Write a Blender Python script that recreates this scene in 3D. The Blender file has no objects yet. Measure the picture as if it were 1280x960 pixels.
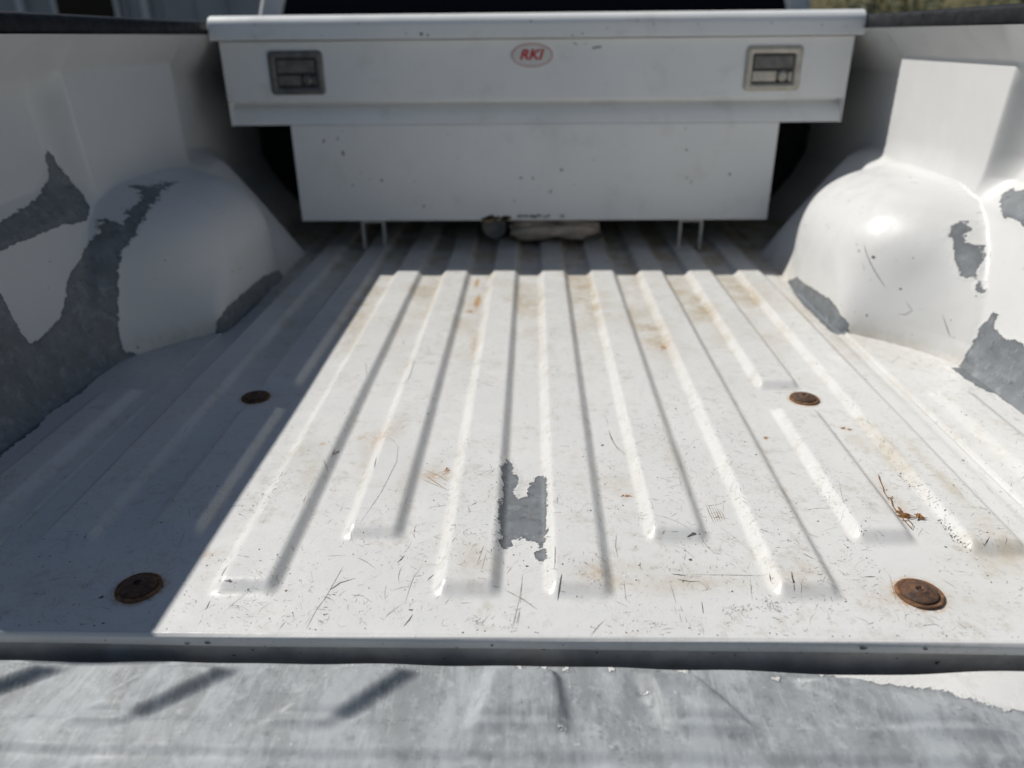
import bpy, bmesh, math, random
import numpy as np
from mathutils import Vector, Matrix, noise as mnoise

random.seed(7)
rng = np.random.default_rng(11)
scene = bpy.context.scene
COL = scene.collection
R = math.radians

# ---------------------------------------------------------------- camera, sky, sun, exposure
CAM_H = 0.55
pitch, yaw, roll, f_px = 0.430120534, 0.029633874, -0.00997403753, 948.3
fwd = Vector((-math.sin(yaw)*math.cos(pitch), math.cos(yaw)*math.cos(pitch), -math.sin(pitch)))
r0 = Vector((math.cos(yaw), math.sin(yaw), 0)); u0 = r0.cross(fwd)
right = math.cos(roll)*r0 + math.sin(roll)*u0
up = -math.sin(roll)*r0 + math.cos(roll)*u0
cam_d = bpy.data.cameras.new('camera'); cam = bpy.data.objects.new('camera', cam_d); COL.objects.link(cam)
M = Matrix.Identity(4)
for i in range(3):
    M[i][0], M[i][1], M[i][2] = right[i], up[i], -fwd[i]
M[2][3] = CAM_H
cam.matrix_world = M
cam_d.sensor_width = 36; cam_d.lens = f_px/1280*36
cam_d.clip_start = 0.02; cam_d.clip_end = 3000
cam_d.dof.use_dof = True; cam_d.dof.focus_distance = 0.93; cam_d.dof.aperture_fstop = 3.0
scene.camera = cam

SUN_TO = Vector((-0.745, 0.363, 1.0)).normalized()
elev = math.asin(SUN_TO.z); azim = math.atan2(SUN_TO.x, SUN_TO.y)
world = bpy.data.worlds.new('World'); scene.world = world; world.use_nodes = True
wn = world.node_tree
sky = wn.nodes.new('ShaderNodeTexSky'); sky.sky_type = 'NISHITA'; sky.sun_disc = False
sky.sun_elevation = elev; sky.sun_rotation = azim; sky.air_density = 1.0; sky.dust_density = 0.6; sky.ozone_density = 1.0
bg = wn.nodes['Background']; bg.inputs['Strength'].default_value = 0.046
wn.links.new(sky.outputs[0], bg.inputs['Color'])
sd = bpy.data.lights.new('sun', 'SUN'); sd.energy = 4.6; sd.angle = R(0.53); sd.color = (1.0, 0.965, 0.905)
sun = bpy.data.objects.new('sun', sd); COL.objects.link(sun)
sun.rotation_euler = (-SUN_TO).to_track_quat('-Z', 'Y').to_euler(); sun.location = (-4, 2, 6)
vs = scene.view_settings
vs.view_transform = 'Standard'; vs.look = 'None'; vs.gamma = 1; vs.exposure = -0.03; vs.use_curve_mapping = False

# ---------------------------------------------------------------- helpers
def link(o, parent=None):
    COL.objects.link(o)
    if parent is not None:
        o.parent = parent
        o.matrix_parent_inverse = wmat(parent).inverted()
    return o
def wmat(o):
    m = o.matrix_basis.copy()
    if o.parent is not None:
        m = wmat(o.parent) @ o.matrix_parent_inverse @ m
    return m
def tag(o, label=None, cat=None, group=None, kind=None):
    if label: o['label'] = label
    if cat: o['category'] = cat
    if group: o['group'] = group
    if kind: o['kind'] = kind
    return o
def empty(name, loc):
    o = bpy.data.objects.new(name, None); o.location = loc; o.empty_display_size = 0.05
    return link(o)
def mesh_obj(name, verts, faces, mat, parent=None, smooth=True, attrs=None):
    me = bpy.data.meshes.new(name)
    if isinstance(verts, np.ndarray) and isinstance(faces, np.ndarray) and faces.shape[1] == 4:
        nv, nf = len(verts), len(faces)
        me.vertices.add(nv); me.vertices.foreach_set('co', verts.astype(np.float32).ravel())
        me.loops.add(nf*4); me.loops.foreach_set('vertex_index', faces.astype(np.int32).ravel())
        me.polygons.add(nf); me.polygons.foreach_set('loop_start', (np.arange(nf)*4).astype(np.int32))
        me.polygons.foreach_set('loop_total', np.full(nf, 4, np.int32))
        me.update(calc_edges=True); me.validate()
    else:
        me.from_pydata([tuple(map(float, v)) for v in verts], [], [tuple(map(int, f)) for f in faces])
        me.update()
    me.polygons.foreach_set('use_smooth', [smooth]*len(me.polygons))
    for k, a in (attrs or {}).items():
        at = me.attributes.new(k, 'FLOAT', 'POINT'); at.data.foreach_set('value', np.asarray(a, np.float32).ravel())
    me.materials.append(mat)
    return link(bpy.data.objects.new(name, me), parent)
def bm_obj(name, bm, mat, parent=None, smooth=False):
    me = bpy.data.meshes.new(name); bmesh.ops.recalc_face_normals(bm, faces=bm.faces); bm.to_mesh(me); bm.free()
    me.polygons.foreach_set('use_smooth', [smooth]*len(me.polygons)); me.materials.append(mat)
    return link(bpy.data.objects.new(name, me), parent)
def add_box(bm, x0, x1, y0, y1, z0, z1, bev=0.0, seg=2):
    r = bmesh.ops.create_cube(bm, size=1.0)
    vv = r['verts']
    bmesh.ops.scale(bm, verts=vv, vec=(x1-x0, y1-y0, z1-z0))
    bmesh.ops.translate(bm, verts=vv, vec=((x0+x1)/2, (y0+y1)/2, (z0+z1)/2))
    if bev:
        ee = list({e for v in vv for e in v.link_edges})
        bmesh.ops.bevel(bm, geom=ee, offset=bev, segments=seg, affect='EDGES', profile=0.5)
def box_obj(name, x0, x1, y0, y1, z0, z1, mat, parent=None, bev=0.0, seg=2):
    bm = bmesh.new(); add_box(bm, x0, x1, y0, y1, z0, z1, bev, seg)
    o = bm_obj(name, bm, mat, parent, smooth=bev > 0)
    if bev: o.modifiers.new('shade', 'WEIGHTED_NORMAL').keep_sharp = True
    return o
def lathe(profile, n=40, mod=None):
    V, F = [], []
    for i, (r, z) in enumerate(profile):
        for k in range(n):
            a = 2*math.pi*k/n
            rr = r*(mod(a, i) if mod else 1)
            V.append((rr*math.cos(a), rr*math.sin(a), z))
    for i in range(len(profile)-1):
        for k in range(n):
            F.append((i*n+k, i*n+(k+1) % n, (i+1)*n+(k+1) % n, (i+1)*n+k))
    return V, F
def tube(bm, pts, rad, n=6):
    pts = [Vector(p) for p in pts]; rings = []
    for i, p in enumerate(pts):
        t = (pts[min(i+1, len(pts)-1)]-pts[max(i-1, 0)]).normalized()
        a = t.orthogonal().normalized(); b = t.cross(a)
        rr = rad[i] if isinstance(rad, (list, tuple)) else rad
        rings.append([bm.verts.new(p+rr*(math.cos(2*math.pi*k/n)*a+math.sin(2*math.pi*k/n)*b)) for k in range(n)])
    for i in range(len(rings)-1):
        # match the ring start so the tube does not twist
        off = min(range(n), key=lambda s: sum((rings[i][k].co-rings[i+1][(k+s) % n].co).length for k in range(n)))
        rings[i+1] = rings[i+1][off:]+rings[i+1][:off]
        for k in range(n):
            bm.faces.new((rings[i][k], rings[i][(k+1) % n], rings[i+1][(k+1) % n], rings[i+1][k]))
    bm.faces.new(rings[0][::-1]); bm.faces.new(rings[-1])
def gridfaces(nr, nc):
    i = np.arange(nr-1)[:, None]*nc+np.arange(nc-1)[None, :]
    return np.stack([i, i+1, i+1+nc, i+nc], -1).reshape(-1, 4)
def poly_sdf(px, py, poly):
    """signed distance, negative inside"""
    P = np.asarray(poly, float); Q = np.roll(P, -1, 0)
    d2 = np.full(px.shape, 1e9); ins = np.zeros(px.shape, bool)
    for a, b in zip(P, Q):
        e = b-a; wx, wy = px-a[0], py-a[1]
        t = np.clip((wx*e[0]+wy*e[1])/(e@e+1e-12), 0, 1)
        d2 = np.minimum(d2, (wx-t*e[0])**2+(wy-t*e[1])**2)
        c = ((a[1] <= py) & (b[1] > py)) | ((b[1] <= py) & (a[1] > py))
        xi = a[0]+(py-a[1])/(e[1] if abs(e[1]) > 1e-12 else 1e-12)*e[0]
        ins ^= c & (px < xi)
    return np.where(ins, -1, 1)*np.sqrt(d2)
def union_sdf(px, py, polys):
    d = np.full(px.shape, 0.2)
    for p in polys: d = np.minimum(d, poly_sdf(px, py, p))
    return d

# ---------------------------------------------------------------- materials
class NT:
    def __init__(s, name):
        s.m = bpy.data.materials.new(name); s.m.use_nodes = True; s.t = s.m.node_tree
        s.b = s.t.nodes['Principled BSDF']; s.tc = s.n('ShaderNodeTexCoord')
    def n(s, k): return s.t.nodes.new(k)
    def l(s, a, b): s.t.links.new(a, b)
    def set(s, sock, v):
        if hasattr(v, 'is_linked') or isinstance(v, bpy.types.NodeSocket): s.l(v, sock)
        else: sock.default_value = v
    def math(s, op, a, b=0.0, c=None, clamp=False):
        q = s.n('ShaderNodeMath'); q.operation = op; q.use_clamp = clamp
        s.set(q.inputs[0], a); s.set(q.inputs[1], b)
        if c is not None: s.set(q.inputs[2], c)
        return q.outputs[0]
    def noise(s, scale, detail=4.0, rough=0.55, vec=None, dist=0.0):
        q = s.n('ShaderNodeTexNoise'); q.inputs['Scale'].default_value = scale; q.inputs['Detail'].default_value = detail
        q.inputs['Roughness'].default_value = rough; q.inputs['Distortion'].default_value = dist
        s.l(vec if vec is not None else s.tc.outputs['Object'], q.inputs['Vector']); return q.outputs['Fac']
    def stretch(s, sx, sy, sz):
        q = s.n('ShaderNodeMapping'); q.inputs['Scale'].default_value = (sx, sy, sz)
        s.l(s.tc.outputs['Object'], q.inputs['Vector']); return q.outputs[0]
    def ramp(s, v, a, b, o0=0.0, o1=1.0, smooth=True):
        q = s.n('ShaderNodeMapRange'); q.interpolation_type = 'SMOOTHSTEP' if smooth else 'LINEAR'
        s.set(q.inputs[0], v); q.inputs[1].default_value = a; q.inputs[2].default_value = b
        q.inputs[3].default_value = o0; q.inputs[4].default_value = o1; return q.outputs[0]
    def mix(s, f, a, b):
        q = s.n('ShaderNodeMix'); q.data_type = 'RGBA'; s.set(q.inputs[0], f)
        for k, v in ((6, a), (7, b)):
            s.set(q.inputs[k], v if not isinstance(v, tuple) else (*v[:3], 1.0))
        return q.outputs[2]
    def attr(s, name):
        q = s.n('ShaderNodeAttribute'); q.attribute_name = name; return q.outputs['Fac']
    def voro(s, scale, vec=None):
        q = s.n('ShaderNodeTexVoronoi'); q.inputs['Scale'].default_value = scale
        s.l(vec if vec is not None else s.tc.outputs['Object'], q.inputs['Vector'])
        sp = s.n('ShaderNodeSeparateColor'); s.l(q.outputs['Color'], sp.inputs[0])
        return q.outputs['Distance'], sp.outputs[0], sp.outputs[1]
    def bump(s, h, dist, prev=None, strength=1.0):
        q = s.n('ShaderNodeBump'); q.inputs['Distance'].default_value = dist; q.inputs['Strength'].default_value = strength
        s.set(q.inputs['Height'], h)
        if prev is not None: s.l(prev, q.inputs['Normal'])
        return q.outputs[0]
    def out(s, col=None, rough=None, metal=None, normal=None, coat=None, spec=None):
        if col is not None: s.set(s.b.inputs['Base Color'], (*col[:3], 1.0) if isinstance(col, tuple) else col)
        if rough is not None: s.set(s.b.inputs['Roughness'], rough)
        if metal is not None: s.set(s.b.inputs['Metallic'], metal)
        if coat is not None: s.set(s.b.inputs['Coat Weight'], coat)
        if spec is not None: s.set(s.b.inputs['Specular IOR Level'], spec)
        if normal is not None: s.l(normal, s.b.inputs['Normal'])
        return s.m

def paint_mat(name, white, worn, peel=True, crinkle=1.0, primer=(0.165, 0.179, 0.192), rough=0.33, ragged=1.0, extra=True, oxid=False):
    """old vehicle paint: scuffs, chips, ground-in grime, painted-in shade, rust spots and peeled areas down to the primer"""
    t = NT(name)
    tone = t.noise(5.0, 5)
    col = t.mix(t.ramp(tone, 0.3, 0.7), tuple(c*0.955 for c in white), white)
    # grey scuffing in patches
    patch = t.ramp(t.noise(9.0, 4), 0.38, 0.62)
    fine = t.ramp(t.noise(420.0, 5, 0.7), 0.54, 0.72)
    scuff = t.math('MULTIPLY', fine, t.math('MULTIPLY', patch, 0.55*worn))
    col = t.mix(scuff, col, (0.30, 0.29, 0.27))
    grime = t.math('MULTIPLY', t.ramp(t.noise(48.0, 8, 0.74), 0.47, 0.70), t.ramp(t.noise(7.5, 5, 0.6), 0.38, 0.62))
    col = t.mix(t.math('MULTIPLY', grime, 0.6*worn), col, (0.40, 0.36, 0.295))
    for sx, sy, sz in ((260, 26, 260), (30, 240, 240)):
        st = t.ramp(t.noise(1.0, 3, 0.6, vec=t.stretch(sx, sy, sz), dist=0.6), 0.665, 0.72)
        gate = t.ramp(t.noise(14.0, 3), 0.46, 0.62)
        col = t.mix(t.math('MULTIPLY', t.math('MULTIPLY', st, gate), 0.5*worn), col, (0.20, 0.19, 0.18))
    # chips
    warp = t.n('ShaderNodeVectorMath'); warp.operation = 'ADD'
    nq = t.n('ShaderNodeTexNoise'); nq.inputs['Scale'].default_value = 300; t.l(t.tc.outputs['Object'], nq.inputs['Vector'])
    sc = t.n('ShaderNodeVectorMath'); sc.operation = 'SCALE'; sc.inputs['Scale'].default_value = 0.004
    t.l(nq.outputs['Color'], sc.inputs[0]); t.l(t.tc.outputs['Object'], warp.inputs[0]); t.l(sc.outputs[0], warp.inputs[1])
    for scale, rad, gate in ((95, 0.085, 0.62), (33, 0.05, 0.72)):
        d, g, g2 = t.voro(scale, warp.outputs[0])
        size = t.math('MULTIPLY', g2, rad*worn)
        m = t.math('MULTIPLY', t.math('LESS_THAN', d, size), t.math('GREATER_THAN', g, gate))
        col = t.mix(t.math('MULTIPLY', m, 0.85), col, (0.085, 0.08, 0.078))
    ro = t.math('ADD', t.ramp(t.noise(30.0, 5), 0.3, 0.75, rough-0.06, rough+0.16), t.math('MULTIPLY', scuff, 0.5))
    h = t.noise(3.2, 2)
    nrm = t.bump(h, 0.005*crinkle)
    nrm = t.bump(t.noise(60.0, 3), 0.0005*crinkle, nrm)
    if extra:
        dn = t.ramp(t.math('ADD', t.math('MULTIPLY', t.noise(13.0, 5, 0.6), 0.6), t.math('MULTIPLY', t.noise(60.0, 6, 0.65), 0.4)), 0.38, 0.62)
        df = t.math('MULTIPLY', t.attr('dirt_shade'), t.math('ADD', t.math('MULTIPLY', dn, 0.85), 0.15), clamp=True)
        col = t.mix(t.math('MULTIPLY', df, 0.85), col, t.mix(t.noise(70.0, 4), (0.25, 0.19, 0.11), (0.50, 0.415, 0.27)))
        rn = t.ramp(t.noise(150.0, 5, 0.65), 0.36, 0.60)
        rf = t.math('MULTIPLY', t.attr('rust'), rn, clamp=True)
        col = t.mix(rf, col, t.mix(t.noise(200.0, 3), (0.24, 0.10, 0.025), (0.56, 0.33, 0.085)))
    if peel:
        n1 = t.math('MULTIPLY', t.math('SUBTRACT', t.noise(75.0, 4, 0.6), 0.5), 0.018*ragged)
        n2 = t.math('MULTIPLY', t.math('SUBTRACT', t.noise(330.0, 2, 0.5), 0.5), 0.006*ragged)
        sdv = t.math('ADD', t.attr('peel'), t.math('ADD', n1, n2))
        mask = t.ramp(sdv, -0.00035, 0.00035, 1.0, 0.0)
        pm = t.mix(t.ramp(t.noise(24.0, 6, 0.68), 0.35, 0.72), tuple(c*0.86 for c in primer), tuple(c*1.16 for c in primer))
        pm = t.mix(t.math('MULTIPLY', t.ramp(t.noise(46.0, 5, 0.7), 0.50, 0.70), 0.8), pm, tuple(c*1.55 for c in primer))
        pm = t.mix(t.math('MULTIPLY', t.ramp(t.noise(58.0, 5, 0.7, vec=t.stretch(1, 1.01, 1.3)), 0.54, 0.68), 0.65), pm, tuple(c*0.5 for c in primer))
        if oxid:
            ox = t.ramp(t.noise(9.0, 8, 0.72, vec=t.stretch(2.6, 0.75, 1), dist=0.25), 0.43, 0.62)
            pm = t.mix(t.math('MULTIPLY', ox, 0.6), pm, (0.40, 0.432, 0.455))
            stw = t.ramp(t.noise(1.0, 5, 0.7, vec=t.stretch(150, 22, 60), dist=0.3), 0.52, 0.70)
            pm = t.mix(t.math('MULTIPLY', stw, 0.4), pm, (0.46, 0.48, 0.49))
            ox2 = t.ramp(t.noise(60.0, 7, 0.75, vec=t.stretch(1.4, 0.6, 1)), 0.54, 0.72)
            pm = t.mix(t.math('MULTIPLY', ox2, 0.4), pm, (0.11, 0.118, 0.126))
            sp_ = t.ramp(t.noise(210.0, 4, 0.75), 0.56, 0.66); ga = t.ramp(t.noise(11.0, 4), 0.5, 0.64)
            pm = t.mix(t.math('MULTIPLY', t.math('MULTIPLY', sp_, ga), 0.55), pm, (0.10, 0.108, 0.115))
            fl = t.ramp(t.noise(120.0, 3, 0.6), 0.69, 0.73)
            pm = t.mix(t.math('MULTIPLY', fl, 0.7), pm, (0.52, 0.53, 0.53))
        # a band of bare darker primer just inside the torn paint edge
        rim = t.ramp(sdv, -0.006, -0.001)
        pm = t.mix(t.math('MULTIPLY', rim, 0.35), pm, tuple(c*0.55 for c in primer))
        col = t.mix(mask, col, pm)
        ro = t.math('ADD', ro, t.math('MULTIPLY', mask, 0.16))
        nrm = t.bump(t.ramp(sdv, -0.0012, 0.0006), 0.0008, nrm)
        lift = t.math('MULTIPLY', t.ramp(sdv, 0.0, 0.0012), t.ramp(sdv, 0.0015, 0.007, 1.0, 0.0))
        nrm = t.bump(lift, 0.0004, nrm)
    return t.out(col, ro, normal=nrm, spec=0.5)

WHITE = (0.63, 0.632, 0.625)
m_floor = paint_mat('worn_white_floor_paint', WHITE, 1.0)
m_side = paint_mat('white_side_paint', WHITE, 0.13, rough=0.36, ragged=0.75, crinkle=0.07)
m_gate = paint_mat('tailgate_bare_primer', WHITE, 0.6, primer=(0.245, 0.26, 0.272), oxid=True, ragged=1.1, rough=0.42)
m_body = paint_mat('white_body_paint', WHITE, 0.15, peel=False, extra=False, rough=0.22, crinkle=0.2)
m_lip = paint_mat('white_sill_paint', WHITE, 0.7, peel=False, extra=False)
def toolbox_paint():
    t = NT('toolbox_white_enamel')
    col = t.mix(t.ramp(t.noise(4.0, 4), 0.3, 0.7), (0.77, 0.785, 0.785), (0.82, 0.83, 0.825))
    col = t.mix(t.math('MULTIPLY', t.ramp(t.noise(11.0, 6, 0.65), 0.52, 0.75), 0.22), col, (0.42, 0.38, 0.31))
    d, g, g2 = t.voro(26)
    m = t.math('MULTIPLY', t.math('LESS_THAN', d, t.math('MULTIPLY', g2, 0.05)), t.math('GREATER_THAN', g, 0.88))
    col = t.mix(t.math('MULTIPLY', m, 0.8), col, (0.10, 0.09, 0.085))
    nrm = t.bump(t.noise(2.2, 2), 0.008); nrm = t.bump(t.noise(220.0, 2), 0.0002, nrm)
    return t.out(col, t.ramp(t.noise(20.0, 4), 0.3, 0.7, 0.30, 0.44), normal=nrm)
m_box = toolbox_paint()
def simple(name, c0, c1, scale, rough=(0.4, 0.6), metal=0.0, bump=0.0, bscale=None, spec=0.5):
    t = NT(name)
    col = t.mix(t.ramp(t.noise(scale, 6, 0.62), 0.3, 0.72), c0, c1)
    ro = t.ramp(t.noise(scale*1.7, 4), 0.3, 0.7, rough[0], rough[1])
    nrm = t.bump(t.noise(bscale or scale*2, 5), bump) if bump else None
    return t.out(col, ro, metal=metal, normal=nrm, spec=spec)
m_scr = simple('bare_scratch', (0.17, 0.16, 0.15), (0.36, 0.345, 0.32), 300)
m_chip = simple('bare_chip', (0.05, 0.048, 0.047), (0.14, 0.135, 0.13), 250)
m_brown = simple('brown_scratch', (0.17, 0.11, 0.055), (0.34, 0.24, 0.13), 200)
m_rust = simple('rusted_steel', (0.055, 0.028, 0.017), (0.27, 0.135, 0.06), 95, (0.7, 0.95), 0.0, 0.0009, 260)
m_speck = simple('rust_speck', (0.13, 0.05, 0.014), (0.34, 0.15, 0.04), 260, (0.8, 0.95))
m_rust_dark = simple('dark_rusted_steel', (0.040, 0.024, 0.017), (0.13, 0.060, 0.030), 120, (0.6, 0.9), 0.0, 0.0008, 300)
m_sill = simple('shade_toned_sill_paint', (0.42, 0.405, 0.385), (0.60, 0.585, 0.565), 26, (0.5, 0.7))  # white paint darkened to stand for shade at the tailgate gap
m_dark = simple('dark_hole', (0.012, 0.010, 0.009), (0.03, 0.024, 0.02), 100, (0.8, 0.95))
m_rail = simple('black_rail_plastic', (0.008, 0.0085, 0.0105), (0.020, 0.021, 0.024), 30, (0.42, 0.62), 0.0, 0.0006, 500, spec=0.28)
m_steel = simple('dull_stainless', (0.42, 0.39, 0.335), (0.58, 0.545, 0.47), 40, (0.34, 0.5), 0.4, 0.0003, 200)
m_steel_d = simple('dark_reflection_stainless', (0.12, 0.115, 0.11), (0.20, 0.195, 0.185), 40, (0.35, 0.5), 0.35, 0.0003, 200)  # darker reflection of the left latch painted into the steel colour
m_recess = simple('latch_recess_black', (0.016, 0.016, 0.017), (0.04, 0.04, 0.04), 60, (0.5, 0.7))
m_zinc = simple('zinc_strap', (0.36, 0.35, 0.33), (0.5, 0.49, 0.46), 50, (0.4, 0.6), 0.3)
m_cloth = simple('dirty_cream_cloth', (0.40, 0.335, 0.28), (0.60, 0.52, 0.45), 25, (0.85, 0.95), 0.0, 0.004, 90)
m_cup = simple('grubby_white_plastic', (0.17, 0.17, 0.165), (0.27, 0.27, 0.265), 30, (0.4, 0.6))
m_red = simple('badge_red', (0.48, 0.035, 0.03), (0.58, 0.06, 0.045), 80)
m_red2 = simple('faded_badge_red', (0.55, 0.20, 0.19), (0.62, 0.27, 0.25), 80)
m_badge = simple('badge_white', (0.62, 0.62, 0.61), (0.70, 0.70, 0.69), 60, (0.3, 0.4))
m_sprig = simple('dry_brown_stem', (0.10, 0.045, 0.014), (0.30, 0.135, 0.035), 160, (0.7, 0.9))
m_tyre = simple('tyre_rubber', (0.018, 0.018, 0.018), (0.035, 0.035, 0.034), 40, (0.75, 0.9))
m_rim = simple('wheel_steel', (0.3, 0.3, 0.31), (0.42, 0.42, 0.43), 20, (0.3, 0.45), 0.8)
def glass():
    t = NT('dark_tinted_glass'); return t.out((0.004, 0.0045, 0.006), 0.08, spec=0.18)
m_glass = glass()
m_ground = simple('dusty_asphalt', (0.045, 0.045, 0.046), (0.085, 0.083, 0.08), 3.0, (0.85, 0.95), 0.0, 0.02, 60)
m_wall = simple('grey_cladding', (0.34, 0.36, 0.365), (0.44, 0.455, 0.46), 1.2, (0.55, 0.7))
m_trim = simple('pale_trim', (0.62, 0.63, 0.63), (0.72, 0.72, 0.72), 3, (0.5, 0.6))
m_roof = simple('roof_sheet', (0.10, 0.10, 0.105), (0.15, 0.15, 0.155), 2, (0.5, 0.7))
m_leaf = simple('dry_olive_leaf', (0.075, 0.072, 0.022), (0.19, 0.16, 0.05), 2.5, (0.6, 0.8))
m_leaf2 = simple('dark_green_leaf', (0.022, 0.032, 0.014), (0.06, 0.072, 0.026), 2.5, (0.6, 0.8))
m_bark = simple('bark', (0.05, 0.038, 0.027), (0.11, 0.085, 0.06), 14, (0.8, 0.95), 0, 0.01)

# ---------------------------------------------------------------- ground and background
n = 80
gx = np.sign(np.linspace(-1, 1, n))*np.abs(np.linspace(-1, 1, n))**3*900
GX, GY = np.meshgrid(gx, gx)
GV = np.stack([GX, GY, np.full_like(GX, -0.95)], -1).reshape(-1, 3)
ground = mesh_obj('ground', GV, gridfaces(n, n), m_ground); tag(ground, 'dusty dark ground under and around the truck', kind='structure')

# ---------------------------------------------------------------- shapes of the pressed sheet metal
CX=-.0095
SX=-.004
def sst(a,b,x):
    t=np.clip((x-a)/(b-a),0,1); return t*t*(3-2*t)
def lst(a,b,x):
    t=np.clip((x-a)/(b-a),0,1); return .68*t+.32*t*t*(3-2*t)
def smax(a,b,k):
    h=np.clip(.5+.5*(a-b)/k,0,1); return b+(a-b)*h+k*h*(1-h)
def wall_half(Y,z):
    Y,z=np.broadcast_arrays(np.asarray(Y,float),np.asarray(z,float))
    near=np.interp(z,[0,.012,.04,.16,.255,.30,.455,.485,.56],[.775,.785,.80,.835,.862,.918,.928,.905,.808])
    pad =np.interp(z,[0,.012,.04,.12,.20,.500,.56],[.775,.785,.80,.84,.858,.858,.808])
    far =np.interp(z,[0,.012,.04,.12,.20,.46,.56],[.775,.785,.80,.86,.905,.905,.808])
    # the near edge of the pad leans with height
    e=1.475+(.505-z)*.10
    t1=lst(e-.046,e,Y); t2=lst(1.935,1.952,Y)
    w=near*(1-t1)+pad*t1
    w=w*(1-t2)+far*t2
    return w
def side_half(Y,z):
    w=wall_half(Y,z)
    z=np.maximum(z,0)
    ty=(Y-1.60)/np.where(Y<1.60,.315,.39); tz=z/.278
    near=np.where(ty<0,ty*ty/(ty*ty+tz*tz+1e-9),0.)
    near=near*near*(3-2*near)
    sn=np.sqrt(ty*ty+tz*tz); sf=(np.abs(ty)**4.2+tz**4.2)**(1/4.2)
    s=np.where(ty<0,sn,sf)
    g_soft=np.clip(-smax(-1.0,-(1.03-s)/.56,.13),0,1); g_hard=np.clip(1-np.minimum(s,1)**4.0,0,1)**.5
    g=g_hard*(1-near)+g_soft*near
    d_arch=.237*g-.06*np.clip((s-1)/.3,0,1)
    mk=sst(1.62,1.80,Y)*(1-sst(2.06,2.26,Y))
    ramp=.232*np.clip(1-z/.285,0,1)**.85*mk-.07*(1-mk)-.07*sst(.25,.30,z)
    d_arch=smax(d_arch,ramp,.03)
    depth=smax(d_arch,.862-w,.045+.10*near)
    return .862-depth
def floor_z(X,Y):
    X,Y=np.broadcast_arrays(np.asarray(X,float),np.asarray(Y,float))
    Z=np.zeros(X.shape)
    def rib(c,y0,y1,half=.0255,sl=.0125,h=.0108):
        a=1-lst(half,half+sl,np.abs(X-c))
        b=lst(y0-.021,y0-.001,Y)*(1-lst(y1,y1+.018,Y))
        return h*a*b
    S=.1224
    for i,fy in ((0.5,.665),(1.5,.765),(2.5,.665),(4.5,.745)):
        for s in (-1,1):
            Z=np.maximum(Z,rib(CX+s*i*S,fy,3))
    for s in (-1,1):
        Z=np.maximum(Z,rib(CX+s*3.5*S,.765,1.085)); Z=np.maximum(Z,rib(CX+s*3.5*S,1.195,3))
        Z=np.maximum(Z,rib(SX+s*.70,.72,1.15,.022,.016,.009))
        # the spot weld seam along the wheel housings: a low step with a fine ridge
        u=s*(X-SX)
        Z=Z+.0018*sst(.632,.635,u)+.0026*np.exp(-((u-.6345)/.0016)**2)-.0016*np.exp(-((u-.6295)/.0018)**2)-.0022*np.exp(-((u-.618)/.008)**2)
    return Z

RUST= [(-0.119, 0.9044, 0.0045, 0.006, 1.5), (-0.1367, 0.8936, 0.018, 0.01, 0.5), (0.1244, 0.8465, 0.008, 0.005, 0.8), (0.2522, 1.369, 0.01, 0.012, 0.8), (0.2439, 1.3858, 0.03, 0.016, 0.35), (-0.1368, 1.7903, 0.005, 0.03, 1.1), (-0.1253, 1.6479, 0.006, 0.04, 1.3), (-0.1367, 1.5812, 0.012, 0.012, 0.9), (-0.115, 1.3764, 0.006, 0.05, 0.35), (0.3492, 1.0058, 0.004, 0.004, 1.3), (0.4751, 1.0401, 0.004, 0.004, 1.3), (0.4828, 1.0349, 0.005, 0.003, 0.7), (-0.3793, 0.716, 0.01, 0.008, 0.4), (0.3793, 0.6504, 0.03, 0.02, 0.2), (0.4603, 0.8083, 0.012, 0.012, 0.35), (-0.2572, 1.0004, 0.007, 0.007, 0.5), (-0.3061, 0.9633, 0.005, 0.004, 0.6), (-0.2268, 0.9932, 0.02, 0.03, 0.25), (0.0709, 0.6762, 0.012, 0.012, 0.4)]

# ---------------------------------------------------------------- truck
truck = empty('pickup_truck', (0, 1.6, -0.95))
tag(truck, 'white pickup truck with an open, scratched and peeling load bed', 'pickup truck')
Y0, Y1 = 0.59, 2.62

# floor -----------------------------------------------------------
fx = np.unique(np.round(np.concatenate([np.linspace(-0.805, 0.797, 520), SX+0.633+np.linspace(-.008, .008, 21), SX-0.633+np.linspace(-.008, .008, 21)]), 5))
fy = np.concatenate([np.linspace(Y0, 1.25, 165, endpoint=False), np.linspace(1.25, Y1, 210)])
FX, FY = np.meshgrid(fx, fy)
FZ = floor_z(FX, FY)
# shallow dents in the sheet
FZ = FZ-0.0022*np.exp(-(((FX-0.07)/0.045)**2+((FY-0.675)/0.02)**2))+0.0012*np.sin(FX*21+1)*np.sin(FY*13)*0.35
FZ -= (FZ-0)*(1-sst(Y0, Y0+0.012, FY))*1.0
dirt_shade = np.zeros_like(FX)
valley = 1-np.clip(floor_z(FX, FY)/0.0108, 0, 1)
dirt_shade += 0.85*sst(1.05, 1.75, FY)*(0.3+0.7*valley)*(0.45+0.55*np.sin(FX*17+FY*5)**2)
dirt_shade += 0.95*sst(1.86, 2.08, FY)*(0.35+0.65*valley)  # brown valley stain, deepened to paint in the shade under the toolbox
gy, gxx = np.gradient(FZ, fy, fx)
foot = np.clip(np.abs(gxx)*2.0, 0, 1)*valley
dirt_shade += 0.30*foot*(0.5+0.5*np.sin(FY*23+FX*40)*np.sin(FY*9-FX*15))
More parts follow.
